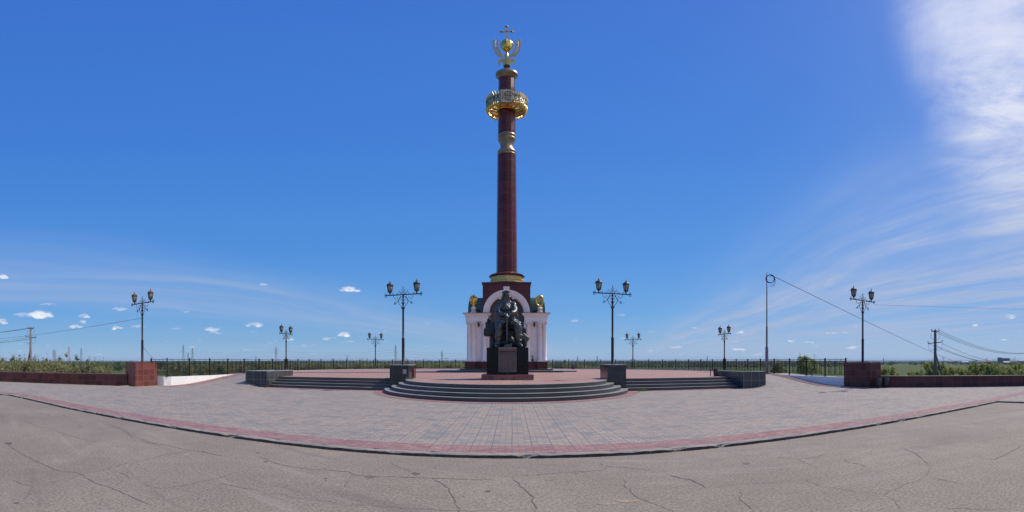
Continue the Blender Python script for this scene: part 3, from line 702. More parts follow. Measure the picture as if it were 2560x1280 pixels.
# entablatures
for s in (-1, 1):
    en = MB(); xc = s * 2.56
    lay = [(.0, ze0, ze0 + .09, 1.98), (.02, ze0 + .09, ze0 + .42, 2.0), (.07, ze0 + .42, ze0 + .47, 2.1)]
    for (e, a, b, w_) in lay: en.box((xc, 0, (a + b) / 2), (w_, 4.18 + 2 * e, b - a))
    n0 = len(en.v); a, b = ze0 + .47, ze1 - .03
    for (e, z) in ((.05, a), (.09, a + .08), (.17, b - .06), (.24, b)):
        w_, d_ = 1.0 + e, 2.12 + e
        en.v += [(xc - w_, -d_, z), (xc + w_, -d_, z), (xc + w_, d_, z), (xc - w_, d_, z)]
    for k in range(3):
        for i in range(4): en.f.append([n0 + k * 4 + i, n0 + k * 4 + (i + 1) % 4, n0 + k * 4 + 4 + (i + 1) % 4, n0 + k * 4 + 4 + i]); en.sm.append(False)
    en.f.append([n0 + 12, n0 + 13, n0 + 14, n0 + 15]); en.sm.append(False); en.f.append([n0 + 3, n0 + 2, n0 + 1, n0]); en.sm.append(False)
    en.build('entablature', 'white_plaster', mon)
for s in (-1, 1): MB().box((s * 2.56, 0, ze1 - .005), (2.50, 4.74, .045)).build('parapet_flashing', 'house_grey', mon)
# columns
def column():
    mb = MB(); h = ze0 - zp1 - .045
    mb.box((0, 0, .045), (.50, .50, .09)); mb.lathe([(.245, .09), (.255, .13), (.235, .17), (.22, .18), (.235, .22), (.215, .25), (.2, .28), (.197, h * .4), (.172, h - .30), (.19, h - .285), (.19, h - .26), (.175, h - .255), (.19, h - .17)], 20)
    for s in (-1, 1):
        mb.lathe([(.085, -.21), (.095, -.2), (.07, 0), (.095, .2), (.085, .21)], 12, mat=Matrix.Translation((s * .18, 0, h - .15)) @ Matrix.Rotation(R(90), 4, 'X'))
        for yy in (-.215, .215): mb.torus((s * .18, yy, h - .15), .062, .016, 12, 5)
    mb.box((0, 0, h - .11), (.38, .38, .08)); mb.box((0, 0, h - .035), (.48, .48, .068))
    return mb
c0 = column().mesh('column'); c0.materials.append(M['white_plaster'])
for i, (zx, yy) in enumerate([(z, y) for z in (137, 180, 300, 772, 897, 942) for y in (FY + .04, -FY - .04)]):
    c = bpy.data.objects.new('column', c0); col.objects.link(c); c.parent = mon; k_ = .006 if zx in (180, 897) else 0; c.location = (XR(zx), yy - k_ * (1 if yy < 0 else -1), zp1 + .045 - k_ * .5)
# barrel roofs with chimneys
for s in (-1, 1):
    rf = MB(); z0 = ze1; hgt = ZR(345, 38.0) - ze1; n = 14; xo, xi = 3.40, 2.07
    vs = []
    for i in range(n + 1):
        t = math.pi * i / n; y = -1.62 * math.copysign(abs(math.cos(t)) ** .7, math.cos(t)); zz = hgt * abs(math.sin(t)) ** .75
        vs += [(s * (xo - .20 * (zz / hgt) ** 3), y, z0 + zz), (s * xi, y, z0 + zz)]
    fs = [(i * 2, i * 2 + 1, i * 2 + 3, i * 2 + 2) for i in range(n)] + [tuple(i * 2 for i in range(n + 1)), tuple(i * 2 + 1 for i in range(n, -1, -1))]
    rf.add(vs, fs); ro = rf.build('barrel_roof', 'green_roof', mon)
    ch = MB().box((s * 3.07, .1, z0 + hgt - .02), (.24, .4, .44)); ch.box((s * 3.07, .1, z0 + hgt + .21), (.28, .44, .05))
    ch.build('chimney', 'house_grey', ro)
# black floodlights and white lamps
for zx in (232, 846):
    fl = MB(); fl.box((XR(zx), FY + .35, ze1 + .19), (.36, .3, .3), bev=.03); fl.tube([(XR(zx) - .16, FY + .35, ze1), (XR(zx) - .16, FY + .35, ze1 + .2)], .02); fl.tube([(XR(zx) + .16, FY + .35, ze1), (XR(zx) + .16, FY + .35, ze1 + .2)], .02)
    fl.build('floodlight', 'iron_black', mon)
for zx, k in ((466, -1), (613, 1)):
    MB().box((XR(zx), FY + .25, ZR(362)), (.24, .22, .13), bev=.02, mat=None).build('arch_spotlight', 'whitewash', mon)
# wall lanterns
for zx in (240, 835):
    q = MB(); x = XR(zx); z = ZR(652)
    q.lathe([(.035, -.15), (.055, -.12), (.085, .08)], 6, (x, FY - .16 + .25, z)); lan = q.build('wall_lantern', 'lamp_cap', mon)
    q = MB(); q.lathe([(.11, .08), (.05, .17), (.015, .2), (.02, .24)], 6, (x, FY + .09, z)); q.tube([(x, FY + .2, z + .3), (x, FY + .12, z + .34), (x, FY + .09, z + .22)], .012); q.box((x, FY + .2, z + .26), (.07, .02, .2)); q.build('cap', 'iron_black', lan)
# pedestals carrying the golden emblems
for s, zx in ((-1, 181), (1, 897)):
    q = MB(); x = XR(zx); z = ze1
    q.box((x, FY + .25, z + .06), (.56, .5, .10)); q.lathe([(.21, .1), (.21, .40), (.245, .41), (.245, .45), (.20, .47), (.18, .54), (.12, .6), (.05, .63)], 20, (x, FY + .25, z))
    q.build('emblem_pedestal', 'white_plaster', mon)
# double headed eagle, cast as a flat-backed relief with feathers
EX, EYY, EZ0 = XR(181), FY + .25, ze1 + .62
eg = MB()
def cap(mb, a, b, ra, rb_, n=8): 
    a, b = Vector(a), Vector(b); mb.tube([a, a.lerp(b, .5), b], [ra, (ra + rb_) / 2, rb_], n)
eg.ball((EX, EYY, EZ0 + .50), (.15, .10, .26), 14, 10)                     # breast
eg.ball((EX, EYY - .085, EZ0 + .50), (.075, .04, .10), 10, 8)                # shield
for s in (-1, 1):
    eg.tube([(EX + s * .05, EYY, EZ0 + .68), (EX + s * .10, EYY, EZ0 + .82), (EX + s * .12, EYY, EZ0 + .90)], [.06, .045, .04], 8)
    eg.ball((EX + s * .13, EYY, EZ0 + .915), (.06, .05, .05)); eg.tube([(EX + s * .17, EYY, EZ0 + .915), (EX + s * .225, EYY, EZ0 + .89), (EX + s * .22, EYY, EZ0 + .86)], [.028, .018, .004], 6)
    eg.lathe([(.03, 0), (.045, .04), (.03, .07), (.01, .1)], 8, (EX + s * .13, EYY, EZ0 + .95))
    for i in range(7):                                                        # wing feathers
        t = i / 6; bx = EX + s * (.12 + .17 * t); top = EZ0 + .88 - .10 * abs(t - .6); lo = EZ0 + .34 + .17 * t
        eg.tube([(EX + s * .12, EYY, EZ0 + .64), (bx, EYY + .02, top), (bx + s * .055, EYY + .01, (top + lo) / 2 + .05), (bx + s * .03, EYY - .01, lo)], [.03, .045, .042, .008], 6)
    eg.tube([(EX + s * .08, EYY, EZ0 + .34), (EX + s * .17, EYY - .02, EZ0 + .24), (EX + s * .21, EYY - .04, EZ0 + .25)], [.05, .035, .03], 8)
    for k in (-1, 0, 1): eg.tube([(EX + s * .21, EYY - .04, EZ0 + .25), (EX + s * (.25 + .015 * k), EYY - .05, EZ0 + .24 + .03 * k)], [.014, .004], 5)
    eg.tube([(EX + s * .22, EYY - .05, EZ0 + .2), (EX + s * .24, EYY - .05, EZ0 + .42)], .014, 6); eg.ball((EX + s * .24, EYY - .05, EZ0 + .43), .035)
for i in range(-2, 3): eg.tube([(EX, EYY, EZ0 + .32), (EX + i * .05, EYY, EZ0 + .16), (EX + i * .075, EYY, EZ0 + .02 + abs(i) * .02)], [.04, .04, .012], 6)
eg.tube([(EX, EYY, EZ0 - .04), (EX, EYY, EZ0 + .2)], .035, 8)
eg.lathe([(.04, 0), (.06, .05), (.05, .1), (.015, .14), (.02, .17)], 8, (EX, EYY, EZ0 + .92)); eg.box((EX, EYY, EZ0 + 1.1), (.016, .016, .08)); eg.box((EX, EYY, EZ0 + 1.11), (.06, .016, .016))
eg.build('golden_eagle', 'gold', mon)
# oval ring with a leaping animal
OX = XR(895); og = MB(); zc = ze1 + .60 + .52
og.torus((OX, EYY, zc), .30, .075, 36, 10, 'Y', sx=1.08, sz=1.5)
og.torus((OX, EYY - .02, zc), .30, .02, 36, 6, 'Y', sx=.86, sz=1.22)
og.tube([(OX, EYY, zc - .58), (OX, EYY, zc - .46)], .04, 8)
og.tube([(OX - .10, EYY, zc + .02), (OX - .02, EYY, zc + .05), (OX + .08, EYY, zc + .04), (OX + .15, EYY, zc - .02)], [.045, .055, .05, .045], 8)
og.tube([(OX - .10, EYY, zc + .03), (OX - .13, EYY, zc + .13), (OX - .11, EYY, zc + .2)], [.035, .03, .025], 8)
og.tube([(OX - .12, EYY, zc + .2), (OX - .06, EYY, zc + .215), (OX - .03, EYY, zc + .2)], [.03, .022, .012], 6)
og.tube([(OX - .12, EYY, zc + .21), (OX - .14, EYY, zc + .29), (OX - .08, EYY, zc + .33)], .010, 5)
for (a, b, c) in (((.13, -.02), (.20, -.10), (.17, -.24)), ((.11, -.02), (.13, -.12), (.07, -.22)), ((-.10, 0), (-.17, -.07), (-.19, -.15)), ((-.07, 0), (-.09, -.11), (-.13, -.18))):
    og.tube([(OX + a[0], EYY, zc + a[1]), (OX + b[0], EYY, zc + b[1]), (OX + c[0], EYY, zc + c[1])], [.03, .02, .012], 6)
og.build('golden_oval_emblem', 'gold', mon)

# column: base drum, frieze band, shaft, collar, crown, capital, finial
RT = R(-90)
zd0 = zb1 + .03
zf0, zf1 = mz(703.5, 37.65), mz(687, 37.65)
MB().lathe([(1.42, zd0), (1.42, zf0 + .02)], 12, rot=RT, smooth=False).build('drum', 'maroon_granite', mon)
MB().lathe([(1.49, zf0), (1.52, zf0 + .02), (1.52, zf0 + .07), (1.47, zf0 + .08), (1.47, zf1 - .08), (1.52, zf1 - .07), (1.52, zf1 - .02), (1.49, zf1)], 12, rot=RT, smooth=False).build('frieze_band', 'pale_gold', mon)
q = MB(); zc = (zf0 + zf1) / 2
for k in range(12):
    for j in range(4):
        a0, a1 = RT + math.pi / 6 * k, RT + math.pi / 6 * (k + 1); t = (j + .5) / 4
        p = Vector((math.cos(a0), math.sin(a0), 0)).lerp(Vector((math.cos(a1), math.sin(a1), 0)), t) * 1.475
        am = (a0 + a1) / 2; T = Matrix.Translation((p.x, p.y, zc)) @ Matrix.Rotation(am + math.pi / 2, 4, 'Z')
        q.torus((0, 0, 0), .075, .018, 10, 4, 'Y', mat=T, sz=1.35); q.ball((0, -.02, 0), (.025, .03, .08), 6, 5, mat=T); q.ball((.095, -.01, 0), (.018, .03, .12), 6, 5, mat=T)
q.build('frieze_ornament', 'gold', mon)
MB().lathe([(1.50, zf1), (1.62, zf1 + .06), (1.66, zf1 + .15), (1.60, zf1 + .19), (1.1, zf1 + .40), (.97, zf1 + .46)], 12, rot=RT, smooth=False).build('drum_cornice', 'maroon_granite', mon)
zs0 = zf1 + .40; zs1 = mz(381, 38.3)
MB().lathe([(.955, zs0), (.85, zs1)], 12, rot=RT, smooth=False).build('shaft', 'shaft_granite', mon)
zk1 = mz(327.5, 38.3); hh = zk1 - zs1
prof = [(.82, -.02), (.86, .0), (.87, .10), (.83, .16), (.74, .20), (.80, .24), (.845, .34), (.83, .50), (.74, .62), (.62, .75), (.575, .95), (.58, 1.15), (.64, 1.40), (.74, 1.62), (.82, 1.78), (.83, 1.9), (.79, 1.97), (.73, 2.0), (.74, 2.06), (.80, 2.12), (.83, 2.22), (.81, 2.34), (.74, 2.40)]
MB().lathe([(r * 1.0, zs1 + z * hh / 2.40) for r, z in prof], 40).build('collar', 'old_bronze', mon)
zc0 = mz(191, 39.1); zc1 = mz(184.5, 39.1)
MB().lathe([(.805, zk1 - .02), (.75, zc0 + .02)], 12, rot=RT, smooth=False).build('upper_shaft', 'shaft_granite', mon)
MB().lathe([(.74, zc0 - .42), (.80, zc0 - .36), (.84, zc0 - .2), (.95, zc0 - .08), (1.0, zc0), (1.03, zc0 + .05), (1.03, zc1 - .04), (.98, zc1), (.90, zc1 + .06), (.80, zc1 + .20), (.55, zc1 + .42), (.36, zc1 + .62), (.30, zc1 + .72)], 40).build('capital', 'old_bronze', mon)
# crown ring
zr0 = mz(248.5, 37.23); zr1 = mz(233.5, 37.23); RR = 1.86
cr = MB().lathe([(RR, zr0), (RR, zr1), (RR - .05, zr1), (RR - .05, zr0), (RR, zr0)], 72, caps=False).build('crown_band', 'sign_plate', mon)
q = MB()
for z in (zr0 + .01, zr1 - .01): q.torus((0, 0, z), RR, .035, 72, 6, 'Z')
q.torus((0, 0, zr0 + .12), RR + .003, .012, 72, 4, 'Z'); q.torus((0, 0, zr1 - .12), RR + .003, .012, 72, 4, 'Z')
q.build('band_rim', 'old_bronze', cr)
q = MB(); NSP = 44
for k in range(NSP):
    T = Matrix.Rotation(2 * math.pi * k / NSP, 4, 'Z')
    out = []
    for (w_, h_) in ((.0, .0), (.10, .02), (.115, .2), (.07, .36), (.035, .44), (0, .58)): out.append((w_, h_))
    pts = [(-w_, h_) for w_, h_ in out] + [(w_, h_) for w_, h_ in reversed(out[1:-1])]
    vs = [(RR + .02 + .10 * h_, x, zr1 + h_) for x, h_ in pts] + [(RR - .03 + .10 * h_, x, zr1 + h_) for x, h_ in pts]; n = len(pts)
    q.add(vs, [tuple(range(n)), tuple(range(2 * n - 1, n - 1, -1))] + [(i, (i + 1) % n, n + (i + 1) % n, n + i) for i in range(n)], T)
    q.tube([(RR + .03, 0, zr1 + .02), (RR + .08, 0, zr1 + .3)], [.03, .01], 5, mat=T)
q.build('crown_spikes', 'pale_gold', mon)
q = MB(); NF = 52
for k in range(NF):
    T = Matrix.Rotation(2 * math.pi * k / NF, 4, 'Z'); L = 1.0 if k % 2 else .8
    pts = [(RR - .03, 0, zr0), (RR - .02, .03, zr0 - .18), (RR - .10, -.02, zr0 - .38 * L), (RR - .17, -.07, zr0 - .56 * L), (RR - .20, -.03, zr0 - .74 * L)]
    q.tube(pts, [.07, .085, .085, .05, .004], 6, mat=T)
q.build('crown_flames', 'gold', mon)
q = MB()
for k in range(12):
    T = Matrix.Rotation(math.pi / 6 * (k + .5), 4, 'Z')
    q.box((1.3, 0, zr0 + .12), (1.15, .05, .16), mat=T)
    q.add([(.76, -.2, zr0 - .30), (.76, .2, zr0 - .30), (1.75, .10, zr0 + .03), (1.75, -.10, zr0 + .03), (.76, -.2, zr0 - .26), (.76, .2, zr0 - .26), (1.75, .10, zr0 + .07), (1.75, -.10, zr0 + .07)],
          [(3, 2, 1, 0), (4, 5, 6, 7), (0, 1, 5, 4), (1, 2, 6, 5), (2, 3, 7, 6), (3, 0, 4, 7)], T)
q.torus((0, 0, zr0 - .30), .86, .06, 36, 6, 'Z'); q.torus((0, 0, zr0 + .2), 1.3, .03, 40, 5, 'Z')
q.build('crown_brackets', 'gold', mon)
def text_mesh(txt, size, ext=.01, bold=.0, sxx=1.0):
    cu = bpy.data.curves.new('t', 'FONT'); cu.body = txt; cu.size = size; cu.extrude = ext; cu.offset = bold; cu.align_x = 'CENTER'; cu.align_y = 'CENTER'; cu.resolution_u = 3
    ob = bpy.data.objects.new('t', cu); col.objects.link(ob); dg = bpy.context.evaluated_depsgraph_get(); dg.update()
    me = bpy.data.meshes.new_from_object(ob.evaluated_get(dg)); bpy.data.objects.remove(ob); bpy.data.curves.remove(cu)
    vs = [(v.co.x * sxx, v.co.y, v.co.z) for v in me.vertices]; fs = [tuple(p.vertices) for p in me.polygons]; bpy.data.meshes.remove(me)
    return vs, fs
# lettering round the band: each letter set square to the ring
q = MB(); zm = (zr0 + zr1) / 2; lh = .62; dstep = 12.2
def letters(txt, start, step):
    for i, ch_ in enumerate(txt):
        vs, fs = text_mesh(ch_, lh, .012, .012, .78); a = start + step * i
        T = Matrix.Rotation(R(a), 4, 'Z') @ Matrix.Translation((0, -RR - .012, zm)) @ Matrix.Rotation(R(90), 4, 'X')
        q.add(vs, fs, T)
letters('АВТСРАД', -24, -dstep); q.build('band_lettering', 'letter_black', cr, fix=False)
q = MB(); letters('ВХОДА', 25, dstep * 1.05); q.build('band_lettering', 'letter_black', cr, fix=False)
# the year plate
zs_0, zs_1 = mz(256.3, 36.95), mz(222.4, 36.95); yp = -(AY - 36.95); hwid = .515
def shield(w_, z0, z1):
    return [(-w_, z0 + .06), (-w_ * .85, z0), (-w_ * .2, z0 + .01), (0, z0 - .03), (w_ * .2, z0 + .01), (w_ * .85, z0), (w_, z0 + .06), (w_ * .97, (z0 + z1) / 2), (w_, z1 + .02), (w_ * .8, z1 - .03), (w_ * .25, z1 - .03), (0, z1 + .05), (-w_ * .25, z1 - .03), (-w_ * .8, z1 - .03), (-w_, z1 + .02), (-w_ * .97, (z0 + z1) / 2)]
sg = MB().plate(shield(hwid, zs_0, zs_1), yp, yp + .12).build('year_plate', 'old_bronze', mon)
MB().plate(shield(hwid - .05, zs_0 + .07, zs_1 - .07), yp - .008, yp + .01).build('plate_face', 'sign_plate', sg)
q = MB(); hz = zs_1 - zs_0
for txt, size, zc_, sx_ in (('1632', .62, zs_0 + hz * .625, .66), ('ГОД', .44, zs_0 + hz * .27, .80)):
    vs, fs = text_mesh(txt, size, .01, .016, sx_)
    q.add([(x, yp - .02 - z, zc_ + y * (1.5 if txt[0] == '1' else 1.3)) for x, y, z in vs], fs)
q.build('year_lettering', 'sign_red', sg, fix=False)
# finial
fx = .00516
def FZ(zy): return EZ(40 + zy / 7.11, 39.1) - TZ
MB().lathe([(.26, FZ(905)), (.33, FZ(895)), (.30, FZ(885)), (.20, FZ(872))], 20).build('finial_neck', 'bronze_dark', mon)
q = MB(); o_ = [(62, 885), (70, 850), (78, 815), (95, 810), (112, 822), (125, 850), (138, 880), (150, 868), (155, 820), (150, 780), (140, 762), (125, 775), (105, 760), (60, 752), (20, 745)]
left = [(-a * fx, FZ(b)) for a, b in o_]; right = [(a * fx, FZ(b)) for a, b in reversed(o_)]
q.plate(left + right, -.04, .04); q.plate(left + right, -.045, .035, mat=Matrix.Rotation(R(90), 4, 'Z'))
q.build('eagle_head_plates', 'pale_gold', mon)
q = MB()
for s in (-1, 1):
    sp = [(20, 700), (60, 715), (110, 700), (150, 660), (178, 610), (195, 560), (205, 510), (200, 460), (192, 430)]
    cur = [Vector((s * a * fx, 0, FZ(b))) for a, b in sp]
    q.tube(cur, [.06, .06, .055, .05, .05, .045, .04, .03, .015], 6)
    fine = []
    for a, b in zip(cur[:-1], cur[1:]): fine += [a.lerp(b, t / 2) for t in range(2)]
    for i, p in enumerate(fine[2:]):
        d = (fine[min(i + 3, len(fine) - 1)] - fine[i + 1]).normalized(); nrm = Vector((d.z, 0, -d.x))
        for k in (-1, 1):
            tip = p + d * .34 + nrm * k * .30; mid = p + d * .13 + nrm * k * .17; w_ = (d * .7 - nrm * k * .6).normalized() * .10
            q.add([p + Vector((0, -.03, 0)), mid + w_ + Vector((0, 0, 0)), tip, mid - w_, mid + Vector((0, -.05, 0)), mid + Vector((0, .05, 0))],
                  [(0, 1, 4), (1, 2, 4), (2, 3, 4), (3, 0, 4), (1, 0, 5), (2, 1, 5), (3, 2, 5), (0, 3, 5)])
q.build('laurel_branches', 'pale_gold', mon)
MB().lathe([(.11, FZ(750)), (.15, FZ(735)), (.17, FZ(700)), (.12, FZ(670)), (.10, FZ(640))], 12).build('finial_socket', 'gold', mon)
zo = (FZ(405) + FZ(640)) / 2 + .0
ob = MB().ball((0, 0, zo), (.575, .575, 1.0), 32, 24).build('orb', 'gold', mon)
q = MB(); q.torus((0, 0, zo + .1), .578, .035, 40, 6, 'Z'); q.torus((0, 0, zo + .1), .35, .03, 24, 6, 'Z') if False else None
q.tube([(.58 * math.cos(t), 0, zo + .02 + 1.0 * math.sin(t)) for t in [math.pi * i / 20 for i in range(21)]], .03, 6)
q.tube([(0, .58 * math.cos(t), zo + .02 + 1.0 * math.sin(t)) for t in [math.pi * i / 20 for i in range(21)]], .03, 6)
q.build('orb_bands', 'pale_gold', ob)
q = MB(); zt = zo + .97; zx_ = FZ(278); ztop = FZ(170)
q.lathe([(.12, -.05), (.09, .05), (.05, .1)], 10, (0, 0, zt)); q.box((0, 0, (zt + ztop) / 2 - .05), (.13, .10, ztop - zt - .1)); q.box((0, 0, zx_), (.92, .10, .15))
for (x, z, dx, dz) in ((-.47, zx_, 1, 0), (.47, zx_, 1, 0), (0, ztop - .2, 0, 1)):
    q.lathe([(.15, -.05), (.15, .05)], 14, mat=Matrix.Translation((x, 0, z)) @ Matrix.Rotation(R(90), 4, 'X'))
    for (a, b) in ((1, 0), (-1, 0), (0, 1), (0, -1)):
        if dz and b == -1: continue
        if dx and a * x < 0: continue
        q.lathe([(.07, -.045), (.07, .045)], 10, mat=Matrix.Translation((x + a * .15, 0, z + b * .18)) @ Matrix.Rotation(R(90), 4, 'X'))
q.build('cross', 'pale_gold', mon)

# flowers on the plinth
fv = empty('flower_vase', (AX + XR(815), 36.93, TZ + zp1 + .02), 0, 'small dark vase of flowers standing on the plinth by the right columns', 'vase')
MB().lathe([(.05, .03), (.085, .06), (.10, .14), (.07, .22), (.09, .26)], 12).build('vase_body', 'ceramic', fv)
q = MB(); rr = random.Random(2)
for i in range(60):
    a = rr.random() * 6.28; r_ = rr.random() * .17; z = .30 + rr.random() * .28; p = Vector((math.cos(a) * r_, math.sin(a) * r_, z)); s_ = .035
    q.add([p + Vector((rr.uniform(-s_, s_), rr.uniform(-s_, s_), rr.uniform(-s_, s_))) for _ in range(3)], [(0, 1, 2)])
for i in range(9): a = i * .7; q.tube([(0, 0, .2), (math.cos(a) * .1, math.sin(a) * .1, .45)], .006, 4)
q.build('leaves', 'leaf_dark', fv)
q = MB()
for i in range(8): a = i * .8; q.ball((math.cos(a) * .1, math.sin(a) * .1 - .03, .44 + .1 * rr.random()), .028, 6, 5)
q.build('blossoms', 'flower_white', fv)

# ------------------------------------------------------------ statue pedestal
SXC = -.225
ped = empty('statue_pedestal', (SXC, 22.5, TZ), 0, 'polished black stone pedestal with a bronze plaque under the seated statue', 'pedestal')
b = MB(); b.box((0, -.1, .13), (2.62, 2.2, .26)); b.box((0.0, -1.25, .131), (1.46, .22, .262)); b.build('red_base', 'red_base_granite', ped)
zt = 2.29 - TZ
b = MB(); 
for s in (-1, 1): b.box((s * .775, .0, (.262 + zt) / 2), (.565, 1.9, zt - .262), bev=.01)
b.box((0, .05, (.262 + zt) / 2 - .01), (.98, 1.9, zt - .30)); b.build('black_block', 'polished_black', ped)
def plaque():
    n, m_ = 40, 60; vs = []; w_, h_ = .92, 1.30; rr = random.Random(8)
    rows = [rr.random() for _ in range(40)]
    for j in range(m_ + 1):
        z = zt + .02 - h_ * j / m_
        for i in range(n + 1):
            x = -w_ / 2 + w_ * i / n; y = -.925
            u, v = i / n, j / m_
            if v < .16: y -= .05 + .03 * math.sin(v / .16 * math.pi) + .016 * noise.noise((x * 22, z * 22, 0))
            elif v > .9: y -= .03 + .05 * math.sin((v - .9) / .1 * math.pi) + .02 * noise.noise((x * 30, z * 9, 0))
            else:
                fr = min(u, 1 - u)
                if fr < .07: y -= .035
                else:
                    line = (v * 60) % 3.4; blk = noise.noise((x * 34, math.floor(v * 60 / 3.4) * 7.7, 0))
                    if line < 1.7 and blk > -.12 and .12 < u < .88: y -= .017
            vs.append((x, y, z))
    fs = [(j * (n + 1) + i, (j + 1) * (n + 1) + i, (j + 1) * (n + 1) + i + 1, j * (n + 1) + i + 1) for j in range(m_) for i in range(n)]
    mb = MB(); mb.add(vs, fs); mb.box((0, -.885, zt + .015 - h_ / 2), (w_ - .004, .05, h_ - .01)); return mb
plaque().build('bronze_plaque', 'bronze_plaque', ped)
b = MB(); b.lathe([(.06, -.02), (.09, 0), (.04, .03)], 16, mat=Matrix.Translation((0, -.93, .34)) @ Matrix.Rotation(R(90), 4, 'X')); b.build('boss', 'bronze_dark', ped)

# ------------------------------------------------------------ seated bronze figure
def remesh(mb, name, mat, parent, vox=.03, fold=.0, fscale=4, smooth=2):
    me = mb.mesh(name); ob = bpy.data.objects.new(name, me); col.objects.link(ob)
    md = ob.modifiers.new('r', 'REMESH'); md.mode = 'VOXEL'; md.voxel_size = vox
    ms = ob.modifiers.new('s', 'SMOOTH'); ms.iterations = smooth; ms.factor = .5
    dg = bpy.context.evaluated_depsgraph_get(); dg.update(); m2 = bpy.data.meshes.new_from_object(ob.evaluated_get(dg))
    bpy.data.objects.remove(ob); m2.name = name
    if fold:
        cs = []
        for v in m2.vertices:
            p = v.co; w_ = .35 * noise.noise((p.x * 2, p.y * 2, p.z * 2 + 9)); k = .6 * noise.noise((p.x * fscale, p.y * fscale, p.z * fscale * .8)) + .9 * (.35 - abs(noise.noise(((p.x + w_) * fscale * 1.5 + p.z * 2.5, p.y * fscale, (p.z + w_) * fscale * .9 + 4)))) + .35 * (.3 - abs(noise.noise((p.x * fscale * 3.4, p.y * fscale * 3, p.z * fscale * 2.4 + 7))))
            cs.append(p + v.normal * k * fold * (0 if (p.z > 2.58 or (fold > .05 and p.y < -.42 and p.z > 1.5)) else 1))
        for v, c in zip(m2.vertices, cs): v.co = c
    m2.polygons.foreach_set('use_smooth', [True] * len(m2.polygons)); m2.materials.clear(); m2.materials.append(M[mat])
    o = bpy.data.objects.new(name, m2); col.objects.link(o); o.parent = parent; return o
st = empty('seated_statue', (SXC, 22.5, 2.292), 0, 'dark bronze statue of a bearded man sitting with both hands on an axe haft', 'statue')
def limb(mb, pts, rs, n=12):
    V = [Vector(p) for p in pts]; P = []; Q = []
    for i in range(len(V) - 1):
        for t in range(4): P.append(V[i].lerp(V[i + 1], t / 4)); k = t / 4; k = k * k * (3 - 2 * k); Q.append(rs[i] + (rs[i + 1] - rs[i]) * k)
    P.append(V[-1]); Q.append(rs[-1]); mb.tube(P, Q, n)
    for p, r_ in ((V[0], rs[0]), (V[-1], rs[-1])): mb.ball(tuple(p), r_, 10, 8)
    for p, r_ in zip(V[1:-1], rs[1:-1]): mb.ball(tuple(p), r_, 10, 8)
bd = MB()
limb(bd, [(0, .42, 1.25), (-.01, .36, 1.6), (-.02, .30, 2.0), (-.03, .27, 2.28)], [.33, .29, .34, .27], 18)      # trunk
bd.ball((-.04, .20, 2.12), (.36, .27, .30), 18, 12)                                                               # chest
bd.ball((0, .0, 1.42), (.47, .42, .20), 18, 12); bd.ball((-.24, -.25, 1.34), (.27, .36, .20), 14, 10); bd.ball((.28, -.25, 1.36), (.29, .36, .20), 14, 10)  # tunic over the lap
bd.torus((-.01, .24, 1.58), .36, .055, 24, 8, 'Z', sx=1.05, sz=1)                                                  # belt
limb(bd, [(-.36, .26, 2.36), (.27, .26, 2.36)], [.17, .17])                                                       # shoulders
limb(bd, [(-.03, .25, 2.40), (-.05, .20, 2.66)], [.20, .14])                                                     # neck
limb(bd, [(-.22, .30, 1.26), (-.45, -.50, 1.16)], [.27, .20]); limb(bd, [(.22, .30, 1.26), (.50, -.50, 1.18)], [.27, .21])
limb(bd, [(-.45, -.52, 1.14), (-.47, -.56, .75), (-.50, -.54, .28), (-.51, -.52, .14)], [.20, .185, .115, .12])
limb(bd, [(.50, -.52, 1.16), (.56, -.56, .75), (.61, -.54, .28), (.62, -.52, .14)], [.21, .19, .115, .12])
for zz, rr_ in ((.62, .16), (.38, .13)):
    for x in (-.485, .60): bd.torus((x, -.55, zz), rr_, .035, 14, 6, 'Z')
limb(bd, [(-.51, -.52, .12), (-.54, -.74, .085), (-.56, -.90, .07)], [.11, .10, .075]); limb(bd, [(.62, -.52, .12), (.65, -.74, .085), (.69, -.90, .07)], [.11, .10, .075])
limb(bd, [(-.39, .22, 2.33), (-.50, .06, 2.02), (-.50, -.10, 1.80)], [.165, .16, .145])                             # upper arm
limb(bd, [(-.50, -.10, 1.80), (-.34, -.32, 1.76), (-.17, -.46, 1.74)], [.145, .12, .075])
limb(bd, [(.30, .22, 2.33), (.36, .04, 2.05), (.35, -.12, 1.88)], [.165, .16, .145])
limb(bd, [(.35, -.12, 1.88), (.22, -.36, 1.82), (.06, -.48, 1.70)], [.145, .13, .075])
bd.ball((.18, -.34, 1.85), (.17, .12, .08)); bd.ball((-.38, -.22, 1.72), (.13, .12, .08))                          # sleeve folds
bd.ball((-.12, -.52, 1.69), (.085, .07, .06), 10, 8); bd.ball((0.02, -.53, 1.60), (.08, .07, .065), 10, 8)          # backs of the hands
for i in range(4):
    z = 1.725 - i * .028; bd.tube([(-.13, -.54, z), (-.09, -.60, z - .015), (-.035, -.60, z - .05)], [.024, .022, .014], 7)
    z = 1.635 - i * .03; bd.tube([(.05, -.55, z), (.02, -.615, z - .02), (-.045, -.61, z - .055)], [.025, .023, .015], 7)
bd.tube([(-.12, -.46, 1.73), (-.06, -.50, 1.79), (-.01, -.55, 1.77)], [.03, .026, .016], 7); bd.tube([(.07, -.5, 1.64), (.03, -.53, 1.70), (-.02, -.57, 1.69)], [.03, .026, .016], 7)
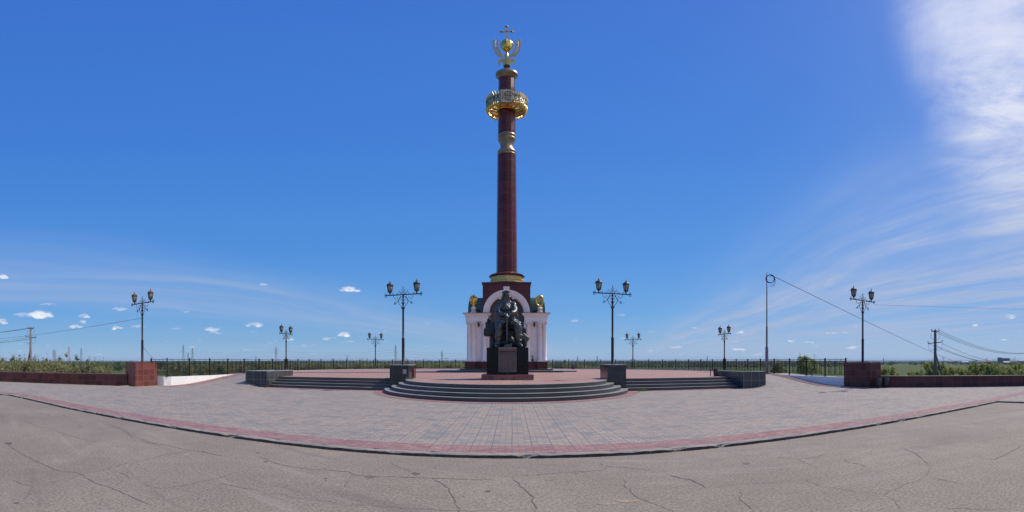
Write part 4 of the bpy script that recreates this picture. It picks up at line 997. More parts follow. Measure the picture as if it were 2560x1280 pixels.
# head, turned towards the right of the picture
hd = Matrix.Translation((-.05, .17, 2.86)) @ Matrix.Rotation(R(28), 4, 'Z')
bd.ball((0, .02, .03), (.155, .195, .20), 18, 14, mat=hd); bd.ball((0, -.05, -.08), (.115, .14, .14), 14, 10, mat=hd)
bd.tube([(0, -.17, .06), (0, -.225, -.02), (0, -.18, -.035)], [.022, .036, .03], 8, mat=hd)
bd.ball((0, -.135, .085), (.12, .055, .025), 12, 8, mat=hd)
for s in (-1, 1): bd.ball((s * .075, -.135, -.015), (.045, .035, .03), 10, 8, mat=hd); bd.ball((s * .155, .03, 0), (.02, .035, .05), 8, 8, mat=hd); bd.ball((s * .055, -.155, .045), (.026, .016, .014), 8, 6, mat=hd)
bd.ball((0, -.175, -.095), (.05, .025, .02), 10, 8, mat=hd)
remesh(bd, 'figure', 'bronze_dark', st, .018, .055, 5.0, 2)
hr = MB(); rr = random.Random(4)
hr.ball((0, .06, .10), (.185, .20, .165), 16, 12, mat=hd)
for i in range(46):
    a = rr.uniform(-2.7, 2.7) + math.pi / 2; z = rr.uniform(-.14, .2); r_ = .18; p = Vector((math.cos(a) * r_, .05 + math.sin(a) * r_, z)); q_ = p + Vector((math.cos(a) * .05 - .03, math.sin(a) * .05, -.09 + rr.uniform(-.02, .06)))
    if p.y < -.09 and z < .08: continue
    hr.tube([p * .9, p, q_], [.045, .04, .012], 6, mat=hd)
for i in range(16):
    a = rr.uniform(-.75, .75) - math.pi / 2; p = Vector((math.cos(a) * .12, math.sin(a) * .15, -.12)); hr.tube([p * .8, p, p + Vector((0, -.01, -.10 - .05 * rr.random()))], [.04, .04, .01], 6, mat=hd)
hr.tube([(-.15, -.02, .17), (-.08, -.15, .17), (.08, -.16, .17), (.17, -.03, .16)], [.03, .04, .04, .03], 8, mat=hd)
remesh(hr, 'hair_and_beard', 'bronze_dark', st, .02, 0, 4, 1)
b = MB(); b.tube([(-.045, -.56, 1.76), (-.045, -.59, 1.5), (-.035, -.70, .9), (-.02, -.80, .12)], [.045, .043, .05, .058], 10)
b.build('axe_haft', 'bronze_dark', st)
b = MB(); b.plate([(-.20, .02), (.02, .0), (.16, .02), (.24, .10), (.20, .24), (.12, .16), (.02, .17), (-.08, .16), (-.16, .12)], -.88, -.72)
b.ball((-.10, -.76, .06), (.12, .1, .06)); b.build('axe_head', 'bronze_dark', st)
lg = MB()
def log(x0, x1, y, z, r_, jag=.02):
    pts = [(x0 + (x1 - x0) * t / 10, y + .02 * noise.noise((t, z * 5, 1)), z + .02 * noise.noise((t, 7, y * 3))) for t in range(11)]
    lg.tube(pts, [r_ * (1 + .08 * noise.noise((t * 1.3, z, y))) for t in range(11)], 14)
log(-1.0, .95, .42, .93, .20); log(-.88, .85, .55, .52, .24); log(-.80, .9, .15, .22, .20); log(-.75, .85, .75, .25, .24)
lg.box((-.98, .35, .86), (.58, .62, .42), bev=.04); lg.box((.80, .35, .92), (.34, .5, .36), bev=.04)
lg.ball((.08, -.05, .74), (.22, .25, .19), 14, 10); lg.ball((.16, -.2, .36), (.20, .2, .26), 14, 10); lg.ball((.86, -.10, .28), (.16, .2, .26), 14, 10); lg.ball((-.2, .0, .25), (.25, .25, .22), 14, 10)
lg.box((-.70, .5, .35), (.42, .6, .70), bev=.05)
remesh(lg, 'log_bench', 'bronze_black', st, .03, .02, 6, 1)
b = MB(); b.box((-.93, .30, 1.18), (.50, .46, .24)); 
b.add([(-1.2, .05, 1.30), (-.66, .05, 1.30), (-.66, .55, 1.30), (-1.2, .55, 1.30), (-1.14, .30, 1.44), (-.72, .30, 1.44)], [(0, 1, 5, 4), (1, 2, 5), (2, 3, 4, 5), (3, 0, 4), (3, 2, 1, 0)])
b.lathe([(.10, 1.25), (.10, 1.48), (.13, 1.50), (.05, 1.62), (.035, 1.66), (.02, 1.80)], 8, (-1.0, .25, 0)); b.build('wooden_fort_model', 'bronze_black', st)
b = MB(); b.box((0, 0, 0), (.36, .09, .30), bev=.012, mat=Matrix.Translation((.93, -.15, .50)) @ Matrix.Rotation(R(38), 4, 'Y') @ Matrix.Rotation(R(15), 4, 'Z'))
b.box((0, 0, 0), (.34, .05, .28), bev=.012, mat=Matrix.Translation((.86, -.22, .58)) @ Matrix.Rotation(R(42), 4, 'Y')); b.build('bundle', 'bronze_dark', st)
b = MB(); b.torus((.43, .02, 1.62), .13, .022, 18, 6, 'Y', sz=1.25); b.build('strap_loop', 'bronze_dark', st)

# ------------------------------------------------------------ fence
def fence_pts():
    """centre line of the fence with the gaps where lamps stand; returns list of runs"""
    C0 = Vector((-.45, 34)); r_ = 19.05
    def on(s):  # s runs from the left gate pier round to the right one
        if s < 1.25: return Vector((-20.72 + s * .976, 18.35 + s * .2))
        s -= 1.25
        if s < 15.4: return Vector((-19.5, 18.6 + s))
        s -= 15.4; L = math.pi * r_
        if s < L: a = math.pi - s / r_; return C0 + Vector((math.cos(a), math.sin(a))) * r_
        return Vector((18.6, 34 - (s - L)))
    tot = 16.65 + 15.3 + math.pi * r_
    lamps = [15.95] + [16.65 + R(180 - a) * r_ for a in (141, 42.3, .6)]
    return on, tot, lamps
on, TOT, LS = fence_pts()
fence = empty('iron_fence', (-.3, 53, TZ), 0, 'long black wrought iron fence with ornamental panels curving round the terrace', 'fence')
FO = Vector((-.3, 53, TZ))
FZB = -.03
def post_mesh():
    mb = MB(); mb.box((0, 0, .55 + FZB), (.075, .075, 1.14)); mb.box((0, 0, 1.13 + FZB), (.10, .10, .03)); mb.add([(-.04, -.04, 1.14 + FZB), (.04, -.04, 1.14 + FZB), (.04, .04, 1.14 + FZB), (-.04, .04, 1.14 + FZB), (0, 0, 1.20 + FZB)], [(0, 1, 4), (1, 2, 4), (2, 3, 4), (3, 0, 4)]); return mb.mesh('fence_post')
pm = post_mesh(); pm.materials.append(M['iron_black'])
def panel_mesh(L, name='fence_panel'):
    mb = MB(); z0, z1, z2 = .10, .93, 1.06
    for z, h in ((z0, .03), (z1, .028), (z2, .03)): mb.box((0, 0, z), (L, .028, h))
    n = 13; 
    orn = [-L * .27, 0, L * .27]
    for i in range(1, n):
        x = -L / 2 + L * i / n
        if min(abs(x - o_) for o_ in orn) < .07: continue
        mb.box((x, 0, (z0 + z1) / 2), (.014, .014, z1 - z0))
    mb.box((0, 0, (z1 + z2) / 2), (.014, .014, z2 - z1))
    for x in (-L * .27, L * .27): mb.torus((x, 0, (z1 + z2) / 2), .045, .008, 10, 4)
    for x in orn:
        for s in (-1, 1): mb.box((x + s * .105, 0, (z0 + z1) / 2), (.014, .014, z1 - z0))
        mb.torus((x, 0, .51), .062, .012, 12, 4, sz=1.3)
        for zz, k in ((.76, 1), (.26, -1)):
            for s in (-1, 1):
                pts = [(x + s * .085 * math.cos(t) * (1 - t / 9) - s * .0, 0, zz + k * .085 * math.sin(t) * (1 - t / 9)) for t in [j * .62 for j in range(9)]]
                mb.tube(pts, .011, 4)
            mb.tube([(x, 0, zz - .13), (x, 0, zz + .13)], .010, 4); mb.ball((x, 0, zz + k * .14), .022, 6, 4)
            mb.torus((x, 0, zz - k * .14), .035, .009, 8, 4)
    me = mb.mesh(name); me.materials.append(M['iron_black']); return me
bounds = [1.25]
for l in LS: bounds += [l - .24, l + .24]
bounds.append(TOT)
bounds = [0.0, 1.25] + bounds
for k in range(0, len(bounds), 2):
    a, b = bounds[k], bounds[k + 1]; n = max(1, round((b - a) / 1.98)); L = (b - a) / n; me = panel_mesh(L - .07)
    for i in range(n + 1):
        p = on(a + L * i); o = bpy.data.objects.new('fence_post', pm); col.objects.link(o); o.parent = fence; q_ = on(min(TOT, a + L * i + .05)); d = q_ - on(max(0, a + L * i - .05))
        o.location = (p.x - FO.x, p.y - FO.y, 0); o.rotation_euler = (0, 0, math.atan2(d.y, d.x))
        if i < n:
            p2 = on(a + L * (i + 1)); m_ = (p + p2) / 2; d = p2 - p
            o = bpy.data.objects.new('fence_panel', me); col.objects.link(o); o.parent = fence; o.location = (m_.x - FO.x, m_.y - FO.y, 0); o.rotation_euler = (0, 0, math.atan2(d.y, d.x))
# plinth kerb under the fence, tall whitewashed retaining walls at its two ends
def curved_wall(pl, th, zb, zt, name, mat, label, cat):
    ps = pl; vs = []; fs = []
    for i, p in enumerate(ps):
        d = (ps[min(i + 1, len(ps) - 1)] - ps[max(i - 1, 0)]).normalized(); n = Vector((-d.y, d.x)); a, b = p - n * th / 2, p + n * th / 2
        za = zt + .008 * noise.noise((p.x * 1.3, p.y * 1.3, 0)); vs += [(a.x, a.y, zb), (a.x, a.y, za), (b.x, b.y, za), (b.x, b.y, zb)]
    for i in range(len(ps) - 1):
        for k in range(3): fs.append((i * 4 + k, i * 4 + 4 + k, i * 4 + 5 + k, i * 4 + 1 + k))
    fs += [(0, 1, 2, 3), tuple((len(ps) - 1) * 4 + k for k in (3, 2, 1, 0))]
    mb = MB(); mb.add(vs, fs); return tag(mb.build(name, mat), label, cat)
curved_wall([on(9.5 + i * (TOT - 17.6) / 90) for i in range(91)], .26, .3, TZ + .07, 'fence_plinth', 'grey_plinth', 'low concrete plinth running under the curved iron fence', 'plinth')
curved_wall([on(.1 + i * .47) for i in range(21)], .30, -.3, TZ - .05, 'retaining_wall', 'whitewash', 'sunlit whitewashed retaining wall under the fence beside the left gate pier', 'wall')
curved_wall([on(TOT - .02 - i * .42) for i in range(20)], .30, -.3, TZ - .05, 'retaining_wall', 'whitewash', 'shaded whitewashed retaining wall under the fence beside the right gate pier', 'wall')

# ------------------------------------------------------------ street lamps
def make_lamp(H, capmat):
    r = empty('street_lamp', (0, 0, 0))
    q = MB(); q.lathe([(.11, 0), (.11, .03), (.078, .05), (.075, H * .36), (.085, H * .365), (.085, H * .375), (.056, H * .38), (.052, H * .80), (.065, H * .805), (.065, H * .815), (.046, H * .82), (.044, H + .02)], 12)
    q.lathe([(.06, H * .86), (.075, H * .87), (.06, H * .88)], 10); q.build('pole', 'iron_black', r)
    q = MB(); q.box((0, 0, H), (2.12, .045, .05))
    for s in (-1, 1):
        q.torus((s * 1.03, 0, H - .055), .05, .014, 10, 5); q.torus((s * 1.03, 0, H + .055), .05, .014, 10, 5); q.torus((s * .62, 0, H + .055), .045, .012, 10, 4)
        q.ball((s * 1.075, 0, H), .03, 8, 6)
    q.build('cross_bar', 'iron_black', r)
    q = MB()
    for s in (-1, 1):
        q.tube([(s * .05, 0, H - .82), (s * .10, 0, H - .66), (s * .24, 0, H - .50), (s * .27, 0, H - .32), (s * .17, 0, H - .16), (s * .06, 0, H - .10)], .015, 5)
        q.tube([(s * .58, 0, H - .03), (s * .54, 0, H - .17), (s * .44, 0, H - .24), (s * .34, 0, H - .20), (s * .32, 0, H - .11)], .013, 5)
        q.tube([(s * .14, 0, H - .06), (s * .22, 0, H - .22), (s * .34, 0, H - .38), (s * .47, 0, H - .50), (s * .50, 0, H - .42), (s * .46, 0, H - .36)], .016, 5)
        q.torus((s * .49, 0, H - .49), .045, .014, 9, 4); q.torus((s * .08, 0, H - .74), .035, .01, 8, 4); q.torus((s * .09, 0, H - .45), .03, .01, 8, 4); q.torus((s * .10, 0, H - .28), .035, .01, 8, 4)
        q.tube([(s * .04, 0, H + .03), (s * .15, 0, H + .08), (s * .26, 0, H + .16), (s * .25, 0, H + .24), (s * .19, 0, H + .22)], .013, 5)
        q.tube([(s * .02, 0, H + .12), (s * .09, 0, H + .22), (s * .08, 0, H + .30), (s * .03, 0, H + .28)], .012, 5)
        q.torus((s * .34, 0, H + .06), .04, .011, 9, 4); q.torus((s * .12, 0, H + .10), .04, .011, 9, 4)
    q.tube([(0, 0, H), (0, 0, H + .36)], .013, 5); q.ball((0, 0, H + .38), .03, 8, 6); q.ball((0, 0, H + .43), (.012, .012, .05), 6, 4)
    q.build('scrollwork', 'iron_black', r)
    for s in (-1, 1):
        x = s * .78; z = H + .025
        q = MB(); q.lathe([(.035, 0), (.03, .05), (.05, .07), (.03, .09), (.05, .115), (.115, .15), (.12, .165)], 12, (x, 0, z))
        for k in range(6):
            a = R(60 * k); q.tube([(x + .115 * math.cos(a), .115 * math.sin(a), z + .16), (x + .175 * math.cos(a), .175 * math.sin(a), z + .53)], .013, 5)
            a2 = R(60 * k + 60)
            for zz, rr_ in ((.165, .115), (.53, .175)): q.tube([(x + rr_ * math.cos(a), rr_ * math.sin(a), z + zz), (x + rr_ * math.cos(a2), rr_ * math.sin(a2), z + zz)], .011, 4)
        ln = q.build('lantern', 'iron_black', r)
        q = MB(); q.lathe([(.108, .165), (.167, .528)], 6, (x, 0, z)); q.build('glass', 'lamp_glass', ln)
        q = MB(); q.lathe([(.195, .53), (.20, .545), (.185, .57), (.155, .62), (.09, .655), (.035, .67), (.03, .69), (.05, .71), (.03, .735), (.015, .75), (.018, .79), (.004, .83)], 12, (x, 0, z)); q.build('lantern_cap', capmat, ln)
    return r
specs = [ # x, y, z, rotation, height kind, rusty, label
    (-20.5, 17.4, 1.52, 0, 'pier', 1, 'twin lantern street lamp with rusty lantern caps on the sunlit gate pier'),
    (18.85, 17.5, 1.52, 0, 'pier', 0, 'twin lantern street lamp on the shaded gate pier above the litter bins'),
    (-5.87, 22.5, 1.40, -6, 'ped', 0, 'twin lantern street lamp on the black pedestal left of the seated statue'),
    (5.38, 22.4, 1.42, 6, 'ped', 0, 'twin lantern street lamp on the black pedestal right of the seated statue')]
for (x, y), rz, lb in ((on(LS[0]), 88, 'twin lantern lamp in the fence, far left, behind the left planter'), (on(LS[1]), 50, 'twin lantern lamp in the fence left of the black lamp pedestal'),
              (on(LS[2]), -47, 'twin lantern lamp in the fence just right of the black lamp pedestal'), (on(LS[3]), -88, 'twin lantern lamp in the fence, far right, behind the planter with bins')):
    specs.append((x, y, TZ, rz, 'fence', 0, lb))
protos = {}
for (x, y, z, rz, kind, rusty, lb) in specs:
    key = (kind, rusty)
    if key not in protos: o = protos[key] = make_lamp(3.42 if kind == 'fence' else 3.86 if kind == 'ped' else 3.76, 'iron_rust' if rusty else 'lamp_cap')
    else: o = copy_tree(protos[key])
    o.location = (x, y, z); o.rotation_euler = (0, 0, R(rz)); tag(o, lb, 'street lamp', 'twin lantern street lamps')

# ------------------------------------------------------------ litter bins
def make_bin(name='litter_bin'):
    r = empty(name); q = MB(); q.lathe([(.16, .06), (.175, .07), (.185, .55), (.17, .56), (.155, .55), (.15, .20), (.02, .18)], 20); q.build('drum', 'bin_metal', r)
    q = MB(); q.torus((0, 0, .56), .178, .014, 24, 5, 'Z'); q.torus((0, 0, .35), .187, .009, 24, 5, 'Z'); q.build('rim', 'iron_black', r)
    q = MB()
    for s in (-1, 1): q.box((s * .215, 0, .33), (.03, .04, .66))
    q.box((0, 0, .03), (.46, .05, .03)); 
    for s in (-1, 1): q.box((s * .20, 0, .40), (.05, .03, .03))
    q.build('bin_frame', 'iron_black', r); return r
b1 = make_bin(); b1.location = (18.62, 16.05, PZ); b1.rotation_euler = (0, 0, R(20)); tag(b1, 'dark litter bin drum in an iron frame at the corner of the shaded pier', 'litter bin', 'litter bins')
b2 = copy_tree(b1); b2.location = (19.14, 15.92, PZ); b2.rotation_euler = (0, 0, R(5)); tag(b2, 'dark litter bin standing against the low right boundary wall', 'litter bin', 'litter bins')
b3 = copy_tree(b1); b3.location = (12.10, 23.35, TZ); b3.rotation_euler = (0, 0, R(30)); b3.scale = (.85, .85, .82); tag(b3, 'dark litter bin at the top of the steps beside the right planter', 'litter bin', 'litter bins')
b4 = copy_tree(b1); b4.location = AD(1433, 49.5, TZ); tag(b4, 'small reddish litter bin far back by the fence right of the monument', 'litter bin', 'litter bins'); b4.scale = (.8, .8, .8)
# iron frame beside bin
fr = MB(); 
for x in (-.16, .16): fr.box((x, 0, .25), (.035, .035, .50))
fr.box((0, 0, .50), (.355, .035, .03)); fr.box((0, 0, .08), (.29, .03, .03))
o = fr.build('iron_stand', 'iron_black'); o.location = (12.16, 24.2, TZ); o.rotation_euler = (0, 0, R(60)); tag(o, 'small empty black iron bin stand at the top of the steps', 'stand')

# ------------------------------------------------------------ poles and wires
def cable(name, a, b, sag, r_, label, n=24, parent=None):
    a, b = Vector(a), Vector(b); pts = []
    for i in range(n + 1):
        t = i / n; p = a.lerp(b, t); p.z -= sag * 4 * t * (1 - t); pts.append(p)
    o = MB().tube(pts, r_, 4).build(name, 'wire', parent, fix=False)
    return tag(o, label, 'cable') if label else o
p0 = AD(1917, 31.9, 0); top = EZ(681, 31.9)
tp_ = empty('tall_mast', (p0.x, p0.y, .2), 0, 'tall thin stepped steel mast with coiled cable at its top behind the fence', 'mast')
q = MB(); h = top - .2; z1 = EZ(868, 31.9) - .2; z2 = EZ(817, 31.9) - .2
q.lathe([(.125, 0), (.115, z1), (.075, z1 + .04), (.07, z2), (.052, z2 + .03), (.042, h * .8), (.03, h)], 12); q.build('mast_pole', 'pole_grey', tp_)
q = MB(); cz = EZ(697, 31.8) - .2; ux = Vector((math.cos(R(34)), -math.sin(R(34)), 0)); rr = random.Random(6)
for k in range(6):
    R_ = .31 + rr.uniform(-.03, .02); pts = []
    off = rr.uniform(-.03, .03); dz = rr.uniform(-.025, .025)
    for i in range(28): t = 2 * math.pi * i / 28; pts.append(ux * (R_ * math.cos(t) + .19 + dz) + Vector((0, -.10 + off, cz + dz + R_ * math.sin(t))))
    q.tube(pts, .017, 5, closed=True)
for k, (sc_, dz) in enumerate(((.40, -.18), (.34, -.10))):
    pts = []
    for i in range(18): t = math.pi * (-.55 + 1.25 * i / 17); pts.append(ux * (sc_ * math.cos(t) * .7 + .30) + Vector((0, -.12, cz + dz + sc_ * math.sin(t))))
    q.tube(pts, .013, 5)
q.tube([ux * .1 + Vector((0, -.1, cz - .50)), ux * .3 + Vector((0, -.1, cz - .58)), ux * .52 + Vector((0, -.1, cz - .52))], .014, 5)
q.build('cable_coil', 'wire', tp_, fix=False)
a = Vector((p0.x, p0.y, .2)) + ux * .42 + Vector((0, -.1, cz + .2)); e = AD(2425, 88, 0); e.z = EZ(917, 88)
cable('overhead_cable', a, e, .55, .020, 'single black cable sloping down from the mast coil across the right lamp')
dp = empty('short_pole', (e.x, e.y, e.z - 3.6), 0, 'short pole among the bushes where the sloping cable ends', 'pole')
q = MB(); q.lathe([(.17, 0), (.14, 3.7)], 10); q.build('pole_shaft', 'concrete_pole', dp); q = MB(); q.box((0, 0, 3.5), (1.2, .1, .1)); q.build('cross_arm', 'wood_pole', dp)

def utility_pole(px, D, ytop, zbase, arms, strut, label, mat):
    p = AD(px, D); az = (px - 1280) / FPX; zt_ = EZ(ytop, D); H = zt_ - zbase
    r = empty('utility_pole', (p.x, p.y, zbase), -az, label, 'utility pole', 'wooden utility poles')
    q = MB(); q.tube([(-.1 if px < 1280 else 0, 0, 0), (0, 0, H)], [.25, .18], 10); q.build('pole_shaft', mat, r)
    q = MB(); q.tube([strut, (0, .0, H * .68)], [.15, .11], 8); q.build('strut', 'wood_pole', r)
    at = []
    for (z, w_, tilt, n) in arms:
        q = MB(); q.tube([(-w_ / 2, -.12, z - tilt), (w_ / 2, -.12, z + tilt)], .075, 4); ar = q.build('cross_arm', 'iron_black', r)
        for i in range(n):
            x = -w_ / 2 + w_ * (i / (n - 1)); zz = z + tilt * (2 * i / (n - 1) - 1)
            q = MB(); q.lathe([(.03, .05), (.03, .14), (.075, .16), (.06, .20), (.08, .22), (.05, .30)], 8, (x, -.12, zz)); q.build('insulator', 'ceramic', ar)
    q = MB(); h2 = arms[1][0]
    for s in (-1, 1):
        q.tube([(s * arms[0][1] / 2, -.12, arms[0][0]), (s * (arms[0][1] / 2 + .12), -.12, arms[0][0] - .9), (s * .2, -.15, h2 + .45)], .022, 4)
        q.tube([(s * arms[1][1] / 2, -.12, h2), (s * arms[1][1] / 2 * .9, -.15, h2 - .9), (s * .55, -.18, h2 - 1.15), (s * .2, -.2, h2 - .9)], .022, 4)
    q.build('jumper_wires', 'wire', r, fix=False)
    return r, p, az
zb = -3.6
D1 = 74; H1 = EZ(818, D1) - zb
ul, pl_, al = utility_pole(77, D1, 818, zb, [(H1 - .25, 1.0, 0, 3), (EZ(843, D1) - zb, 1.75, -.06, 2)], (-1.7, .6, 0), 'weathered wooden utility pole with a leaning strut beyond the left wall', 'concrete_pole')
D2 = 60; zb2 = -3.7; H2 = EZ(825, D2) - zb2
ur, pr_, ar_ = utility_pole(2338, D2, 825, zb2, [(H2 - .2, 1.05, 0, 3), (EZ(857, D2) - zb2, 2.0, .10, 2)], (1.9, .3, 0), 'dark wooden utility pole with a diagonal strut beyond the right wall', 'wood_pole')
# wires leaving the two poles away from the monument
def wires(p, az, z_hi, z_lo, w_hi, w_lo, end, ezh, ezl, sag, who):
    ux = Vector((math.cos(az), -math.sin(az), 0)); n = 0
    for k in (-1, 0, 1):
        cable('power_line', p + ux * k * w_hi + Vector((0, 0, z_hi)), end + ux * k * .6 + Vector((0, 0, ezh + .15 * k)), sag, .024, ['thin lower', 'middle', 'thin outer'][k + 1] + ' wire of the upper three running off the utility pole beyond the %s wall' % who)
        cable('power_line', p + ux * k * w_lo + Vector((0, 0, z_lo + (.0 if k else -.25))), end + ux * k * .9 + Vector((0, 0, ezl)), sag, .024, ['inner', 'middle', 'outer'][k + 1] + ' wire of the lower three running off the utility pole beyond the %s wall' % who)
endL = AD(-240, 60); wires(pl_, al, EZ(820, D1), EZ(844, D1), .45, .85, endL, EZ(850, 60), EZ(873, 60), .35, 'left')
endR = AD(2640, 95); wires(pr_, ar_, EZ(825, D2), EZ(859, D2), .5, 1.0, endR, EZ(862, 95), EZ(884, 95), 2.6, 'right')
cable('lamp_wire', (-20.5, 17.4, EZ(795, 26.9)), tuple(AD(-150, 60, EZ(850, 60))), .6, .012, 'thin wire from the lamp on the sunlit pier off to the left')
cable('lamp_wire', (19.9, 17.4, EZ(762, 26.4)), tuple(AD(2700, 40, EZ(776, 40))), .15, .007, 'thin pair of wires from the lamp on the shaded pier off to the right')
cable('lamp_wire', (-20.4, 17.4, EZ(868, 26.9)), (-20.6, 18.4, 1.80), .05, .010, 'short slack wire from the left lamp pole down to the fence')

# ------------------------------------------------------------ far land
def lattice_pylon(px, ytop, ybase, D, red, arms=3, label=''):
    p = AD(px, D); zt_ = EZ(ytop, D); zb_ = -4.0; H = zt_ - zb_; r = empty('lattice_pylon', (p.x, p.y, zb_), -(px - 1280) / FPX + .3, label, 'pylon', 'lattice pylons of the far power line')
    k = D / 1000.0; t = max(.12, .20 * k); q = MB(); bw = H * .075
    def wdt(z): return bw * (1 - z / H) ** 1.0 * .9 + H * .010
    n = 9
    zz = [H * (1 - (1 - i / n) ** 1.0) for i in range(n + 1)]
    for sx in (-1, 1):
        for sy in (-1, 1):
            q.tube([(sx * wdt(z), sy * wdt(z), z) for z in zz], t, 4)
    for i in range(n):
        a, b = wdt(zz[i]), wdt(zz[i + 1])
        for s in (-1, 1):
            q.tube([(-a, s * a, zz[i]), (b, s * b, zz[i + 1])], t * .7, 3); q.tube([(a, s * a, zz[i]), (-b, s * b, zz[i + 1])], t * .7, 3)
        q.tube([(-b, -b, zz[i + 1]), (b, -b, zz[i + 1])], t * .7, 3)
    q.build('tower_body', 'pylon_red' if red else 'pylon_grey', r)
    for i in range(arms):
        z = H * (.62 + .115 * i); w_ = H * (.15, .11, .085)[i % 3] * 1.0
        q = MB(); q.tube([(-w_, 0, z), (w_, 0, z)], t * .9, 4); q.tube([(-w_, 0, z), (0, 0, z + H * .03), (w_, 0, z)], t * .7, 3); q.build('cross_arm', 'pylon_grey' if not red or i != 1 else 'pylon_red', r)
    return r
PY = [(134, 873, 1300, 0, 'grey lattice pylon just left of two reddish ones beyond the left wall'), (172, 866, 1000, 1, 'reddish and white lattice pylon beyond the bushes over the left wall'),
      (138, 874, 1500, 1, 'smaller reddish pylon partly hidden by the grey one beside it'), (203, 870, 1100, 0, 'grey lattice pylon right of the reddish one beyond the left wall'),
      (458, 862, 900, 0, 'tall thin grey pylon, leftmost of three over the left fence'), (470, 881, 1500, 0, 'shortest of three grey pylons over the left fence'), (481, 870, 1000, 0, 'wide armed grey pylon, rightmost of three over the left fence'),
      (640, 889, 2000, 0, 'tiny faint pylon on the horizon above the left planter'), (690, 867, 950, 0, 'grey pylon just left of the lamp behind the left planter'),
      (868, 888, 2000, 0, 'tiny pylon on the horizon between the two left fence lamps'), (989, 862, 850, 0, 'large grey pylon directly left of the lamp on the black pedestal'), (1105, 877, 1300, 0, 'small grey pylon on the horizon just left of the monument'),
      (1444, 890, 2200, 0, 'tiny pylon, left one of a pair right of the monument'), (1493, 889, 2100, 0, 'tiny pylon, right one of a pair right of the monument'), (1768, 889, 2200, 0, 'tiny pylon left of the lamp behind the right planter'),
      (2209, 893, 2500, 0, 'tiny pylon on the horizon just right of the shaded gate pier'), (2323, 897, 2600, 0, 'tiny faint pylon just left of the dark utility pole')]
for (px, yt, D, red, lb) in PY: lattice_pylon(px, yt, 904, D, red, 3, lb)
q = MB()
def pyt(px, D, z): a = AD(px, D); return (a.x, a.y, z)
for (xa, Da, xb, Db) in ((690, 950, 989, 850), (989, 850, 1280, 860), (481, 1000, 690, 950)):
    for ya, yb in ((876, 874), (882, 880), (889, 886)):
        A_, B_ = Vector(pyt(xa, Da, EZ(ya, Da))), Vector(pyt(xb, Db, EZ(yb, Db))); pts = []
        for i in range(17): t = i / 16; p = A_.lerp(B_, t); p.z -= 7.0 * 4 * t * (1 - t); pts.append(p)
        q.tube(pts, .10, 3)
tag(q.build('high_voltage_lines', 'wire', fix=False), 'faint sagging high voltage wires strung between the far grey pylons', 'power line')

# hills / forest rim at the horizon
q = MB(); vs = []; n = 260
for i in range(n + 1):
    a = R(-100 + 200 * i / n); d = 9500 + 900 * noise.noise((a * 3, 1, 0)); h = 12 + 16 * noise.noise((a * 9, 4, 0)) + 5 * noise.noise((a * 60, 2, 0))
    if a > .6: h += 6
    vs += [(d * math.sin(a), d * math.cos(a), -6), (d * math.sin(a), d * math.cos(a), h), ((d + 1500) * math.sin(a), (d + 1500) * math.cos(a), h - 5)]
q.add(vs, [(i * 3 + k, i * 3 + 3 + k, i * 3 + 4 + k, i * 3 + 1 + k) for i in range(n) for k in range(2)], smooth=True)
struct(q, 'hills', 'leaf_wood', fix=True)

# ------------------------------------------------------------ vegetation
def leaves_into(vs, fs, c, rad, n, size, rr, up=.3):
    for _ in range(n):
        u = Vector((rr.gauss(0, 1), rr.gauss(0, 1), rr.gauss(0, 1))).normalized() * (rr.random() ** .45)
        p = Vector((c[0] + u.x * rad[0], c[1] + u.y * rad[1], c[2] + u.z * rad[2]))
        a = Vector((rr.gauss(0, 1), rr.gauss(0, 1), rr.gauss(0, 1) + up)).normalized(); b = a.orthogonal().normalized(); b.rotate(Matrix.Rotation(rr.random() * 6.28, 3, a)); s_ = size * rr.uniform(.5, 1.3)
        o = len(vs); vs += [tuple(p - a * s_), tuple(p + b * s_ * .45), tuple(p + a * s_), tuple(p - b * s_ * .45)]; fs.append((o, o + 1, o + 2, o + 3))
def bush_meshes(seed, H, W, clumps, per, size, gap=.35, stems=5, tall=False):
    rr = random.Random(seed); vs = []; fs = []; st_ = MB()
    for k in range(clumps):
        a = rr.random() * 6.28; t = rr.random() ** .6; r_ = W / 2 * t * .85
        z = H * (rr.uniform(.15, .9) if not tall else rr.uniform(.35, .95)); lim = 1 - max(0, (z / H - .55)) * 1.3
        c = (math.cos(a) * r_ * lim, math.sin(a) * r_ * lim, z); cr_ = W * rr.uniform(.10, .2)
        leaves_into(vs, fs, c, (cr_, cr_, cr_ * rr.uniform(.7, 1.25)), per, size, rr)
        if k % 3 == 0: leaves_into(vs, fs, (c[0], c[1], min(H * 1.12, z + cr_ * 1.5)), (cr_ * .3, cr_ * .3, cr_ * 1.0), per // 5, size * .8, rr)
    for k in range(stems):
        a = rr.random() * 6.28; r_ = W * .3 * rr.random(); t = rr.uniform(.7, 1.0)
        st_.tube([(math.cos(a) * r_ * .15, math.sin(a) * r_ * .15, -.3), (math.cos(a) * r_ * .5, math.sin(a) * r_ * .5, H * .4 * t), (math.cos(a) * r_, math.sin(a) * r_, H * .85 * t)], [.06 * H / 4, .04 * H / 4, .01], 5)
        if k % 2 == 0: st_.tube([(math.cos(a) * r_ * .5, math.sin(a) * r_ * .5, H * .4 * t), (math.cos(a + 1) * r_, math.sin(a + 1) * r_, H * .75 * t)], [.03, .008], 4)
    me = bpy.data.meshes.new('crown'); me.from_pydata(vs, [], fs); me.update()
    return me, st_.mesh('stems')
